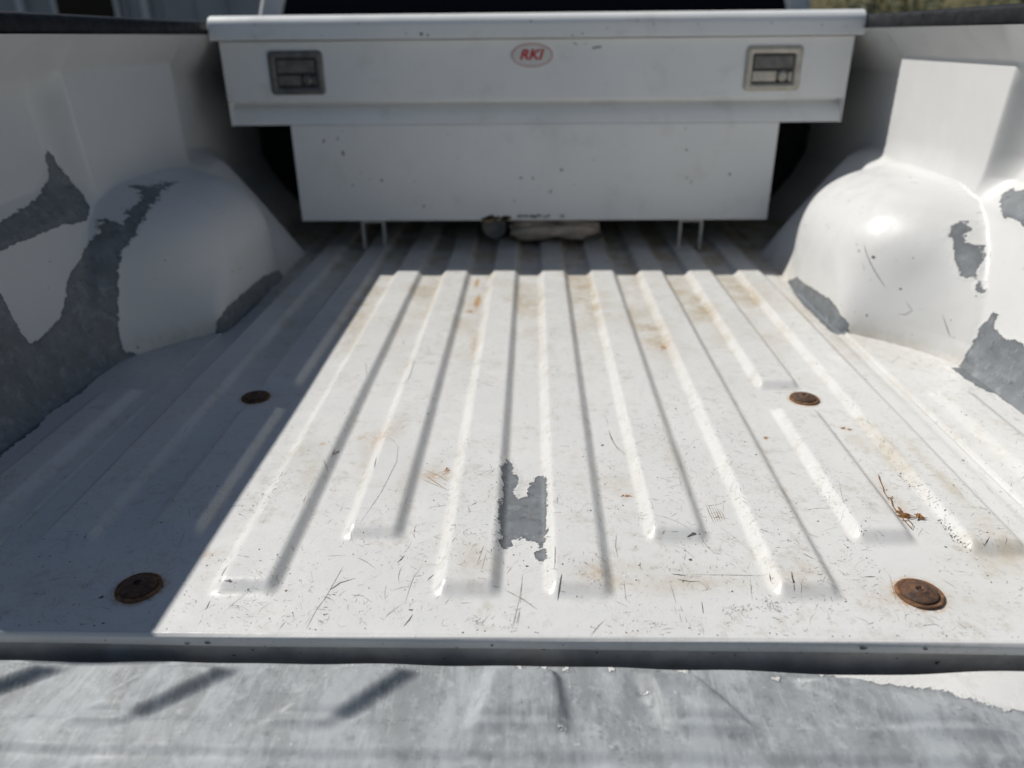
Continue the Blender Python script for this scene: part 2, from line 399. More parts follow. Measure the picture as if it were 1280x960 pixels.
for bx, by, rx, ry, s in [(0.13, 1.62, .05, .16, .45), (0.25, 1.45, .03, .10, .5), (0.38, 1.58, .03, .12, .4), (0.5, 1.7, .04, .1, .3), (-0.14, 0.9, .02, .02, .5), (-0.2, 1.02, .012, .05, .45), (-0.33, 0.95, .02, .04, .3), (0.07, 0.69, .012, .012, .9), (0.3, 0.69, .02, .02, .5), (0.2, 0.68, .05, .015, .35), (0.47, 0.86, .012, .05, .55), (0.48, 1.0, .012, .03, .5), (0.45, 0.66, .06, .02, .28), (0.17, 0.67, .09, .014, .4), (0.12, 0.70, .05, .012, .35), (0.56, 0.73, .03, .03, .5), (0.30, 0.67, .03, .015, .5), (0.07, 0.675, .03, .012, .6), (-0.05, 0.68, .02, .02, .35), (-0.07, 0.70, .02, .03, .4), (-0.30, 0.88, .012, .06, .4), (-0.24, 0.95, .01, .05, .5), (-0.17, 0.85, .01, .08, .3), (0.12, 0.88, .03, .03, .35), (0.2, 0.95, .012, .10, .4), (0.33, 0.9, .012, .12, .35), (0.545, 0.86, .010, .12, .6), (0.51, 0.95, .012, .10, .6), (0.52, 0.72, .02, .03, .45), (-0.55, 0.65, .05, .03, .35), (0.72, 1.0, .06, .1, .12), (-0.28, 1.7, .03, .08, .4), (-0.4, 1.5, .04, .1, .25)]:
    dirt_shade += s*np.exp(-((FX-bx)/rx)**2-((FY-by)/ry)**2)
rust = np.zeros_like(FX)
for bx, by, rx, ry, s in RUST: rust += s*(1.7 if ry > 0.025 else 1.0)*np.exp(-((FX-bx)/rx)**2-((FY-by)/ry)**2)
BOLTS = [(-0.4335, 0.656, 0.0245), (0.4165, 0.658, 0.0245), (-0.466, 1.141, 0.0235), (0.449, 1.141, 0.0235)]
for bx, by, r_ in BOLTS:
    d = np.hypot(FX-bx, FY-by); rust += 0.7*np.exp(-((d-r_)/0.0045)**2)
PEEL_FLOOR = [
 [(-0.0359,0.9342),(-0.0283,0.9301),(-0.0266,0.9219),(-0.0288,0.9096),(-0.0212,0.8958),(-0.0175,0.8841),(-0.0217,0.8689),(-0.0276,0.864),(-0.0244,0.8522),(-0.0172,0.8397),(-0.0074,0.8445),(-0.0016,0.871),(0.0035,0.8921),(0.0128,0.9001),(0.0157,0.8864),(0.021,0.8769),(0.0211,0.8491),(0.0188,0.8278),(0.0199,0.8107),(0.0164,0.7941),(0.0199,0.7813),(0.0169,0.7656),(0.0167,0.7504),(0.0121,0.737),(0.0163,0.7241),(0.0158,0.7129),(0.0091,0.7059),(0.0044,0.7183),(0.0032,0.724),(0.0102,0.7298),(0.0094,0.7399),(0.0041,0.7472),(-0.0031,0.7477),(-0.0103,0.7551),(-0.0147,0.7485),(-0.0238,0.7499),(-0.0252,0.7365),(-0.0337,0.7263),(-0.0411,0.7349),(-0.0408,0.7407),(-0.0354,0.7497),(-0.0387,0.7649),(-0.0404,0.7837),(-0.0438,0.81),(-0.0376,0.8342),(-0.0401,0.8484),(-0.0399,0.8706),(-0.0422,0.9035),(-0.0386,0.9197)],
 [(-.83,1.30),(-.772,1.285),(-.778,1.22),(-.772,1.15),(-.783,1.07),(-.771,1.03),(-.774,.97),(-.773,.9),(-.78,.75),(-.83,.7)],
 [(.82,1.29),(.75,1.264),(.752,1.226),(.755,1.195),(.761,1.17),(.771,1.16),(.77,1.14),(.774,1.117),(.778,1.094),(.786,1.07),(.80,1.02),(.83,1.0)],
 [(.65,1.44),(.614,1.444),(.605,1.46),(.603,1.51),(.604,1.56),(.601,1.61),(.611,1.71),(.622,1.80),(.65,1.80)],
 [(-.66,1.44),(-.634,1.44),(-.628,1.5),(-.626,1.6),(-.63,1.7),(-.66,1.72)]]
peel = union_sdf(FX, FY, PEEL_FLOOR)
FV = np.stack([FX, FY, FZ], -1).reshape(-1, 3)
bed_floor = mesh_obj('bed_floor', FV, gridfaces(*FX.shape), m_floor, truck, attrs={'dirt_shade': np.clip(dirt_shade, 0, 1.2), 'rust': np.clip(rust, 0, 1.6), 'peel': peel})
bed_floor['label'] = 'ribbed white load bed floor, scratched, with a grey peeled patch near its middle'
def fz(x, y):
    return float(floor_z(x, y))*float(sst(Y0, Y0+0.012, y)) - 0.0022*math.exp(-(((x-0.07)/0.045)**2+((y-0.675)/0.02)**2)) + 0.00042*math.sin(x*21+1)*math.sin(y*13)*float(sst(Y0, Y0+0.012, y))

# scratches and chips lying on the sheet --------------------------
def strip_mesh(items, zf, lift=0.00035):
    V, F = [], []
    for pts, w in items:
        P = []
        for a, b in zip(pts[:-1], pts[1:]):
            L = math.dist(a, b); k = max(1, int(L/0.006))
            for i in range(k): P.append((a[0]+(b[0]-a[0])*i/k, a[1]+(b[1]-a[1])*i/k))
        P.append(pts[-1]); m = len(P)
        if m < 2: continue
        base = len(V)
        for i, (x, y) in enumerate(P):
            a, b = P[max(i-1, 0)], P[min(i+1, m-1)]
            dx, dy = b[0]-a[0], b[1]-a[1]; L = math.hypot(dx, dy) or 1
            tt = i/(m-1); ww = w*0.5*(0.18+0.82*math.sin(math.pi*min(max(tt, 0.0), 1.0))**0.6)*random.uniform(0.5, 1.2)
            nx, ny = -dy/L*ww, dx/L*ww
            V.append((x+nx, y+ny, zf(x+nx, y+ny)+lift)); V.append((x-nx, y-ny, zf(x-nx, y-ny)+lift))
        for i in range(m-1): F.append((base+2*i, base+2*i+1, base+2*i+3, base+2*i+2))
    return V, F
def chip_mesh(items, zf, lift=0.0003):
    V, F = [], []
    for x, y, r_ in items:
        k = random.randint(5, 8); base = len(V); a0 = random.random()*6.3; el = random.uniform(0.35, 1.0); th = random.random()*3.14
        for i in range(k):
            a = a0+6.283*i/k; rr = r_*random.uniform(0.5, 1.25)
            u, v = rr*math.cos(a), rr*math.sin(a)*el
            px, py = x+u*math.cos(th)-v*math.sin(th), y+u*math.sin(th)+v*math.cos(th)
            V.append((px, py, zf(px, py)+lift))
        F.append(tuple(range(base, base+k)))
    return V, F
STROKES=[([(-0.3445, 0.6844), (-0.3448, 0.6713), (-0.3439, 0.6601), (-0.3282, 0.6583)],1.7),
([(-0.3456, 0.6223), (-0.3464, 0.6365)],1.2),
([(-0.2096, 0.9823), (-0.1941, 0.9556), (-0.1894, 0.9134), (-0.1966, 0.8371), (-0.2043, 0.7958), (-0.2109, 0.7637)],0.6),
([(-0.2158, 0.6969), (-0.223, 0.6431), (-0.2278, 0.6241), (-0.231, 0.595)],0.8),
([(-0.2212, 0.6554), (-0.2126, 0.6681), (-0.1976, 0.676)],1.6),
([(-0.2039, 0.7137), (-0.1898, 0.7044), (-0.177, 0.6921)],0.8),
([(-0.1965, 0.6483), (-0.1816, 0.6471)],0.9),
([(-0.3251, 0.6292), (-0.3061, 0.6285)],0.6),
([(-0.3211, 0.6255), (-0.306, 0.6262)],0.5),
([(-0.1252, 0.7009), (-0.1325, 0.6795), (-0.1345, 0.6591), (-0.1357, 0.6349)],0.6),
([(-0.132, 0.6009), (-0.1273, 0.6111), (-0.1248, 0.6197)],1.5),
([(-0.1551, 0.7043), (-0.1516, 0.7105), (-0.1486, 0.7183)],1.4),
([(-0.1756, 0.618), (-0.1705, 0.6287)],1.1),
([(-0.1528, 0.6138), (-0.1479, 0.6253)],0.6),
([(-0.1166, 0.6735), (-0.1139, 0.6787), (-0.1096, 0.6851)],1.3),
([(-0.0593, 0.6657), (-0.05, 0.6638)],2.2),
([(-0.0108, 0.6865), (-0.0114, 0.6609), (-0.0127, 0.6367)],0.6),
([(-0.0151, 0.632), (-0.0197, 0.5983)],0.6),
([(-0.0125, 0.6274), (-0.0146, 0.6027)],0.5),
([(-0.0294, 0.6582), (-0.0096, 0.6439), (0.0064, 0.6276)],0.6),
([(-0.1347, 0.8155), (-0.1084, 0.8226)],0.6),
([(-0.2207, 0.9271), (-0.2175, 0.897)],1.4),
([(-0.2978, 0.7765), (-0.2955, 0.7842)],2.0),
([(-0.2587, 0.5945), (-0.2549, 0.6078)],0.6),
([(-0.4223, 0.7548), (-0.4238, 0.7367)],0.5),
([(-0.3916, 0.8277), (-0.3709, 0.8365)],0.5),
([(-0.374, 0.8004), (-0.359, 0.7906)],0.5),
([(-0.2152, 0.8513), (-0.2085, 0.8543)],0.6),
([(-0.2357, 0.7076), (-0.2273, 0.7161)],0.9),
([(-0.2933, 0.8288), (-0.2923, 0.8081)],0.5),
([(-0.243, 0.8155), (-0.2307, 0.8123)],0.5),
([(-0.0773, 0.8752), (-0.0539, 0.8948)],0.6),
([(-0.0499, 0.8988), (-0.0574, 0.8831)],0.6),
([(-0.0562, 0.7241), (-0.0623, 0.6857)],0.6),
([(-0.052, 0.7129), (-0.0566, 0.6754)],0.5),
([(0.117, 1.0276), (0.118, 1.0037), (0.1235, 0.9781), (0.134, 0.9544)],1.1),
([(0.102, 0.7616), (0.0985, 0.7377), (0.0994, 0.7178)],0.8),
([(0.1019, 0.6777), (0.1007, 0.6431)],0.7),
([(0.1525, 0.6733), (0.1532, 0.6392)],0.7),
([(0.154, 0.6253), (0.1538, 0.6118)],0.6),
([(0.1582, 0.7873), (0.1745, 0.7748), (0.1899, 0.7597)],0.6),
([(0.1558, 0.755), (0.1589, 0.7587)],2.6),
([(0.168, 0.7576), (0.1752, 0.7577)],1.6),
([(0.1849, 0.7518), (0.1927, 0.7555), (0.2017, 0.7556)],3.2),
([(0.2013, 0.7538), (0.2117, 0.7277), (0.2213, 0.7239)],1.0),
([(0.2288, 0.7818), (0.2431, 0.7573), (0.2569, 0.7283)],0.5),
([(0.1567, 0.6888), (0.1728, 0.6859)],2.4),
([(0.1618, 0.6796), (0.1743, 0.6762), (0.1859, 0.6763)],1.8),
([(0.1766, 0.6881), (0.2231, 0.6877), (0.2659, 0.6867)],0.6),
([(0.2689, 0.9221), (0.272, 0.9214)],2.2),
([(0.308, 0.7151), (0.3152, 0.7059), (0.3236, 0.6991)],0.9),
([(0.2855, 0.6803), (0.2825, 0.6652), (0.2814, 0.6544)],2.0),
([(0.2624, 0.68), (0.2627, 0.6729)],2.0),
([(0.0268, 0.7252), (0.025, 0.6817)],0.8),
([(-0.0105, 0.6812), (-0.0138, 0.6414), (-0.0208, 0.6004)],0.5),
([(-0.0129, 0.6274), (-0.0163, 0.6048)],0.6),
([(-0.0272, 0.6582), (-0.0106, 0.6438), (0.0054, 0.6276)],0.5),
([(0.0272, 0.642), (0.031, 0.6615), (0.0328, 0.6741)],2.0),
([(0.065, 0.7112), (0.0678, 0.7123)],2.0),
([(0.0736, 0.7069), (0.0755, 0.7048)],1.8),
([(0.0595, 0.591), (0.068, 0.604), (0.0766, 0.6151)],0.7),
([(0.1811, 0.6443), (0.179, 0.6248)],1.4),
([(0.195, 0.6007), (0.1949, 0.591)],0.7),
([(0.1742, 0.61), (0.1731, 0.5927)],0.5),
([(0.1752, 0.8239), (0.1782, 0.8192)],1.8),
([(0.1399, 0.7621), (0.149, 0.7501)],0.6),
([(0.1678, 0.8779), (0.1855, 0.8631)],0.5),
([(0.1755, 0.7387), (0.1887, 0.7162)],0.5),
([(0.1242, 0.8131), (0.1442, 0.7935), (0.1646, 0.781)],0.4),
([(0.3071, 0.7131), (0.3155, 0.7059), (0.3236, 0.6984)],1.0),
([(0.3961, 0.7015), (0.3983, 0.6911), (0.3895, 0.6553), (0.3888, 0.6422), (0.391, 0.6277)],0.7),
([(0.2683, 0.9215), (0.2722, 0.9215)],2.0),
([(0.3245, 0.7592), (0.327, 0.7564)],1.8),
([(0.4111, 0.7613), (0.4162, 0.7566)],1.8),
([(0.4503, 0.758), (0.4526, 0.7496)],1.0),
([(0.4066, 0.8736), (0.3923, 0.8175)],0.5),
([(0.346, 0.8169), (0.3657, 0.8225), (0.3798, 0.82)],0.6),
([(0.3751, 0.7666), (0.3792, 0.7477)],0.6),
([(0.3691, 0.6866), (0.3822, 0.6868)],1.5),
([(0.2997, 0.6856), (0.3028, 0.6849)],1.8),
([(0.3479, 0.6453), (0.3478, 0.6397)],1.0),
([(0.2637, 0.6851), (0.2621, 0.673)],2.0),
([(0.2841, 0.6733), (0.2818, 0.6557)],2.2),
([(0.322, 0.8166), (0.3377, 0.7566)],0.4),
([(0.5242, 0.745), (0.5249, 0.7359), (0.5365, 0.7475)],2.0),
([(0.4715, 0.8468), (0.4747, 0.8457)],1.6),
([(0.5141, 1.029), (0.5126, 1.0523)],1.0),
([(0.1168, 1.0292), (0.1206, 0.9899), (0.1257, 0.9674)],1.4),
([(-0.3043, 1.2693), (-0.2896, 1.2029)],1.0),
([(-0.2164, 1.2813), (-0.214, 1.2033), (-0.2202, 1.1722)],1.0),
([(-0.1109, 1.1728), (-0.0908, 1.1935)],1.0),
([(-0.088, 1.1831), (-0.0634, 1.163)],0.8),
([(-0.0, 1.3368), (0.0071, 1.3331)],1.8),
([(-0.2156, 0.9868), (-0.1994, 0.9681)],0.8),
([(0.1154, 1.08), (0.1182, 1.0457)],0.8),
([(0.4137, 1.4236), (0.4299, 1.4099), (0.4326, 1.3831)],0.8),
([(0.2562, 1.1552), (0.2616, 1.1572)],2.0),
([(0.3982, 1.1659), (0.4379, 1.1661)],0.7),
([(0.465, 1.0444), (0.4711, 1.0404)],0.8),
([(0.2937, 1.1554), (0.3045, 1.1574)],1.0)]
BROWN=[([(-0.1509, 0.9097), (-0.1282, 0.894), (-0.1142, 0.8786)],0.8),
([(-0.1468, 0.8938), (-0.1119, 0.8561)],0.9),
([(-0.1519, 0.8859), (-0.1163, 0.8598)],0.6),
([(-0.2804, 0.9591), (-0.2861, 0.9374), (-0.2859, 0.9547)],1.2),
([(-0.2948, 0.9205), (-0.2824, 0.8963)],1.0),
([(-0.2744, 0.9817), (-0.2701, 0.9928)],1.4),
([(0.2232, 0.8293), (0.2233, 0.8076), (0.2249, 0.7856)],0.8),
([(0.2262, 0.8273), (0.2267, 0.8077), (0.2278, 0.7869)],0.8),
([(0.2293, 0.8252), (0.2301, 0.8077), (0.2306, 0.7882)],0.8),
([(0.2323, 0.8232), (0.2334, 0.8078), (0.2335, 0.7895)],0.8),
([(0.2352, 0.8212), (0.2368, 0.8078), (0.2364, 0.7908)],0.8),
([(0.2382, 0.8192), (0.2402, 0.8078), (0.2392, 0.7921)],0.8),
([(0.223, 0.8245), (0.241, 0.8281)],0.6),
([(0.2231, 0.7978), (0.2425, 0.8013)],0.6)]
CLUSTERS=[((0.5031, 0.7954), (0.5059, 0.7334), 0.0037, 70, 5, 1.3),
((0.5102, 1.0602), (0.5063, 0.9435), 0.0044, 40, 4, 1.0),
((0.5082, 1.1502), (0.5115, 1.0973), 0.0031, 16, 4, 1.0),
((0.5028, 0.9049), (0.5072, 0.8517), 0.0037, 26, 3, 1.3),
((0.2127, 0.634), (0.2589, 0.6311), 0.0062, 60, 7, 0.8),
((0.4055, 0.9697), (0.3919, 0.7966), 0.0056, 60, 5, 0.9),
((0.1992, 0.626), (0.2266, 0.6241), 0.0063, 50, 9, 0.6),
((0.2454, 0.6476), (0.2597, 0.6315), 0.0055, 40, 7, 0.9),
((0.1212, 0.6989), (0.1744, 0.6943), 0.0039, 30, 8, 0.7),
((0.119, 0.6091), (0.131, 0.6071), 0.0031, 22, 5, 0.8),
((0.0521, 0.677), (0.0709, 0.6621), 0.0047, 40, 4, 0.8),
((-0.0684, 0.6151), (-0.0522, 0.6043), 0.0047, 26, 6, 0.8),
((-0.3555, 0.8142), (-0.3302, 0.8879), 0.0063, 40, 8, 0.6),
((-0.2121, 0.8159), (-0.1781, 0.7767), 0.0055, 20, 5, 0.6),
((-0.054, 1.0613), (-0.0366, 0.9571), 0.0024, 24, 3, 1.0),
((0.3811, 0.8367), (0.3865, 0.8096), 0.0055, 24, 6, 0.8),
((-0.1026, 0.7651), (-0.0533, 0.7357), 0.0079, 30, 5, 0.7)]

dark, mid, chips = [], [], []
for pts, w in STROKES: (dark if w > 1.05 else mid).append((pts, w*0.00085))
brown = [(p, w*0.001) for p, w in BROWN]
def stroke(x, y, L, ang, w):
    c = random.uniform(-0.6, 0.6); P = []; a = ang
    for i in range(4):
        P.append((x, y)); x += L/3*math.cos(a); y += L/3*math.sin(a); a += c/3+random.uniform(-.12, .12)
    return [(min(max(px, -0.77), 0.765), max(py, 0.5935)) for px, py in P], w
for a, b, sp, nn, L, w in CLUSTERS:
    for i in range(nn):
        tt = random.random(); x = a[0]+(b[0]-a[0])*tt+random.gauss(0, sp*0.55); y = a[1]+(b[1]-a[1])*tt+random.gauss(0, sp*0.55)
        if y < 0.594: continue
        q_ = random.random()
        if q_ < 0.5: chips.append((x, y, w*0.001*(random.uniform(0.4, 1.25) if w >= 1.2 else random.uniform(0.25, 0.75))))
        elif q_ < (0.85 if w < 1.0 else 0.62): mid.append(stroke(x, y, L*0.001*random.uniform(0.3, 1.2), random.gauss(0.9, 0.9), w*0.001*random.uniform(0.3, 0.6)))
        else: dark.append(stroke(x, y, L*0.001*random.uniform(0.25, 0.9), random.gauss(0.9, 0.9), w*0.001*random.uniform(0.25, 0.65)))
# scuffed spots: short strokes crowding together, most of them along a rib edge
for c_ in range(70):
    y = 0.60+1.0*random.random()**1.3
    if random.random() < 0.65: x = CX+0.1224*random.choice([-.5, .5, 1.5, 2.5, 3.5, 4.5, -1.5, -2.5, -3.5])+random.choice([-1, 1])*random.uniform(0.022, 0.04)
    else: x = random.uniform(-0.6, 0.72)
    rx, ry, a_ = random.uniform(0.004, 0.014), random.uniform(0.008, 0.04), random.uniform(0, 3.14)
    tone = random.choice([mid, mid, brown, dark])
    for i in range(random.randint(8, 34)):
        px, py = x+random.gauss(0, rx), max(0.5945, y+random.gauss(0, ry))
        if random.random() < 0.4: chips.append((px, py, min(0.0016, random.lognormvariate(math.log(0.0005), 0.5))))
        else: tone.append(stroke(px, py, random.uniform(0.0015, 0.007), random.gauss(a_, 0.45), random.uniform(0.0002, 0.0006)))
def dens(x, y):
    d = 0.55+0.6*mnoise.noise((x*6, y*5, 1.3))+0.45*mnoise.noise((x*17, y*15, 4.1))
    d *= 1.25-0.62*max(0, min(1, (y-0.65)/1.0))
    return max(0.03, 1.9*d-0.55)
k = 0
while k < 7000:
    x, y = random.uniform(-0.77, 0.765), 0.594+1.25*random.random()**1.25
    if random.random() > dens(x, y): continue
    k += 1
    L = min(0.045, random.lognormvariate(math.log(0.0048), 0.7))
    ang = random.choice([random.gauss(1.35, 0.35), random.gauss(0.25, 0.4), random.uniform(0, 3.14), random.gauss(2.4, 0.4)])
    w = random.uniform(0.00016, 0.00048)
    (mid if random.random() < 0.66 else dark if random.random() < 0.22 else brown).append(stroke(x, y, L, ang, w))
k = 0
while k < 1300:
    x, y = random.uniform(-0.77, 0.765), 0.594+1.2*random.random()**1.2
    if random.random() > dens(x, y): continue
    k += 1; chips.append((x, y, min(0.0026, random.lognormvariate(math.log(0.00062), 0.55))))
for i in range(70):   # nicks along the rear edge
    chips.append((random.uniform(-0.75, 0.75), 0.593+abs(random.gauss(0, 0.004)), random.uniform(0.0005, 0.0014)))
for nm, items, mat in (('scratch_marks', mid, m_scr), ('deep_scratch_marks', dark, m_chip), ('rusty_scratch_marks', brown, m_brown)):
    o = mesh_obj(nm, *strip_mesh(items, fz), mat, bed_floor, smooth=False); o['kind'] = 'stuff'
o = mesh_obj('paint_chips', *chip_mesh(chips, fz), m_chip, bed_floor, smooth=False); o['kind'] = 'stuff'

specks = [(x+random.gauss(0, rx*0.5), y+random.gauss(0, ry*0.5), random.uniform(0.0006, 0.0024)) for x, y, rx, ry, s in RUST if s > 0.6 and ry < 0.015 for _ in range(9)]
o = mesh_obj('rust_specks', *chip_mesh(specks, fz, 0.0004), m_speck, bed_floor, smooth=False); o['kind'] = 'stuff'

# rusty bolts ------------------------------------------------------
for i, (bx, by, r_) in enumerate(BOLTS):
    wash = [(0.0, 0.0012), (r_*0.30, 0.0012), (r_*0.74, 0.0014), (r_*0.80, 0.0022), (r_*0.88, 0.0036), (r_*0.955, 0.0036), (r_*0.99, 0.0026), (r_, 0.0012), (r_*1.0, -0.002)]
    mod = lambda a, k, s=i: 1+0.008*math.sin(3*a+s)+0.006*math.sin(7*a+2*s)
    V, F = lathe(wash, 44, mod); z = 0.0004
    b = mesh_obj('bolt', [(bx+v[0], by+v[1], z+v[2]*0.75) for v in V], F, m_rust, truck)
    if i < 2: b['label'] = 'large rusty round bolt near the tailgate end of the floor'
    cap = [(r_*0.79, 0.0012), (r_*0.775, 0.0042), (r_*0.71, 0.0058), (r_*0.45, 0.0072), (r_*0.30, 0.0080), (r_*0.27, 0.0092), (r_*0.235, 0.0096), (r_*0.17, 0.0094), (r_*0.165, 0.0060), (r_*0.06, 0.0058), (r_*0.05, 0.0084), (0.0, 0.0086)]
    mod2 = lambda a, k, s=i: (1+0.010*math.sin(2*a+s)+(0.16*math.cos(6*a) if k in (7, 8) else 0))
    V, F = lathe(cap, 44, mod2)
    mesh_obj('bolt_cap', [(bx+v[0], by+v[1], z+v[2]*0.8) for v in V], F, m_rust_dark, b)

# rear sill ---------------------------------------------------------
prof = [(Y0+0.0005, -0.0001)]+[(0.590-0.005*math.sin(a), -0.005+0.005*math.cos(a)) for a in np.linspace(0.15, math.pi/2, 7)]
prof += [(0.585, -0.0125), (0.5856, -0.0137), (0.5905, -0.0145), (0.592, -0.016), (0.592, -0.05), (0.588, -0.11), (0.62, -0.112)]
sx_ = np.linspace(-0.80, 0.79, 120)
SV = np.array([[x, py+0.0006*math.sin(x*9)*(0 if j == 0 else 1), pz+(0.0005*math.sin(x*14+j)) *(0 if j < 2 else 1)] for j, (py, pz) in enumerate(prof) for x in sx_])
sill = mesh_obj('bed_sill', SV[:10*len(sx_)], gridfaces(10, len(sx_))[:, ::-1], m_lip, truck)
flange = mesh_obj('sill_flange', SV[9*len(sx_):], gridfaces(len(prof)-9, len(sx_))[:, ::-1], m_sill, sill)
def sill_chip(items):
    V, F = [], []
    for x, zz, r_ in items:
        yy = (0.585 if zz > -0.013 else 0.592)-0.0012; base = len(V); k = 7; a0 = random.random()*6
        for i in range(k):
            a = a0+6.283*i/k; rr = r_*random.uniform(0.5, 1.2); V.append((x+1.7*rr*math.cos(a), yy, zz+rr*math.sin(a)*0.7))
        F.append(tuple(range(base, base+k)))
    return V, F
o = mesh_obj('sill_chips', *sill_chip([(random.uniform(-0.5, 0.5), random.uniform(-0.034, -0.006), random.lognormvariate(math.log(0.0007), 0.45)) for _ in range(46)]+[(0.012, -0.019, 0.0019), (-0.33, -0.009, 0.002), (0.33, -0.006, 0.003), (0.39, -0.006, 0.0022), (-0.04, -0.008, 0.0014)]), m_chip, sill, smooth=False); o['kind'] = 'stuff'

# side panels with wheel housings ---------------------------------
L1 = [(1.45, 0.37), (1.452, 0.36), (1.457, 0.351), (1.459, 0.34), (1.468, 0.303), (1.468, 0.278), (1.455, 0.259), (1.423, 0.238), (1.39, 0.239), (1.359, 0.244), (1.302, 0.244), (1.219, 0.245), (1.08, 0.24), (1.08, 0.27), (1.254, 0.28), (1.364, 0.289), (1.427, 0.313), (1.446, 0.335), (1.444, 0.347)]
L2 = [(1.677, 0.267), (1.637, 0.267), (1.569, 0.264), (1.5, 0.248), (1.467, 0.233), (1.434, 0.213), (1.402, 0.19), (1.379, 0.165), (1.361, 0.139), (1.339, 0.099), (1.319, 0.058), (1.308, 0.023), (1.308, -0.03), (0.9, -0.03), (0.95, 0.1), (1.05, 0.2), (1.127, 0.189), (1.127, 0.16), (1.125, 0.133), (1.13, 0.1), (1.189, 0.104), (1.229, 0.114), (1.261, 0.137), (1.286, 0.162), (1.328, 0.179), (1.388, 0.206), (1.441, 0.238), (1.436, 0.226), (1.474, 0.247), (1.575, 0.276), (1.583, 0.276), (1.587, 0.272), (1.649, 0.271)]
L3 = [(1.437, 0.001), (1.446, 0.028), (1.479, 0.048), (1.547, 0.047), (1.7, 0.045), (1.84, 0.02), (1.85, -0.03), (1.437, -0.03)]
L4 = [(1.285, 0.004), (1.31, 0.012), (1.325, 0.004), (1.32, -0.01), (1.29, -0.01)]
R1 = [(1.421, 0.211), (1.432, 0.225), (1.433, 0.23), (1.426, 0.228), (1.411, 0.217), (1.405, 0.209), (1.396, 0.199), (1.389, 0.197), (1.375, 0.193), (1.363, 0.183), (1.356, 0.173), (1.348, 0.159), (1.338, 0.146), (1.347, 0.144), (1.358, 0.146), (1.376, 0.163), (1.391, 0.183), (1.404, 0.196)]
R1b = [(1.335, 0.145), (1.332, 0.144), (1.325, 0.137), (1.313, 0.13), (1.315, 0.123), (1.323, 0.125)]
R2 = [(1.445, 0.272), (1.441, 0.285), (1.418, 0.287), (1.36, 0.315), (1.2, 0.3), (1.22, 0.23), (1.359, 0.247), (1.388, 0.246), (1.41, 0.257)]
R3 = [(1.29, -0.01), (1.274, -0.001), (1.274, 0.012), (1.279, 0.024), (1.281, 0.058), (1.286, 0.068), (1.284, 0.083), (1.275, 0.088), (1.28, 0.098), (1.275, 0.105), (1.263, 0.102), (1.261, 0.087), (1.253, 0.08), (1.219, 0.074), (1.203, 0.082), (1.183, 0.081), (1.146, 0.077), (1.05, 0.075), (1.0, -0.03), (1.278, -0.03)]
R4 = [(1.8, 0.004), (1.747, 0.027), (1.694, 0.028), (1.644, 0.034), (1.595, 0.037), (1.521, 0.044), (1.481, 0.039), (1.473, 0.03), (1.46, 0.028), (1.447, 0.019), (1.44, -0.03), (1.8, -0.03)]
zz = np.concatenate([[-0.02, -0.006], np.linspace(0, 0.06, 22), np.linspace(0.064, 0.56, 140)])
tt = np.concatenate([np.linspace(0, 0.30, 90, endpoint=False), np.linspace(0.30, 0.72, 230, endpoint=False), np.linspace(0.72, 1, 60)])
def y_end(z): return np.interp(z, [0, 0.367, 0.46, 0.59], [0.565, 0.708, 0.763, 0.80])
TT, ZZ = np.meshgrid(tt, zz)
YE = y_end(np.clip(ZZ, 0, 1)); YY = YE+TT*(Y1-YE)
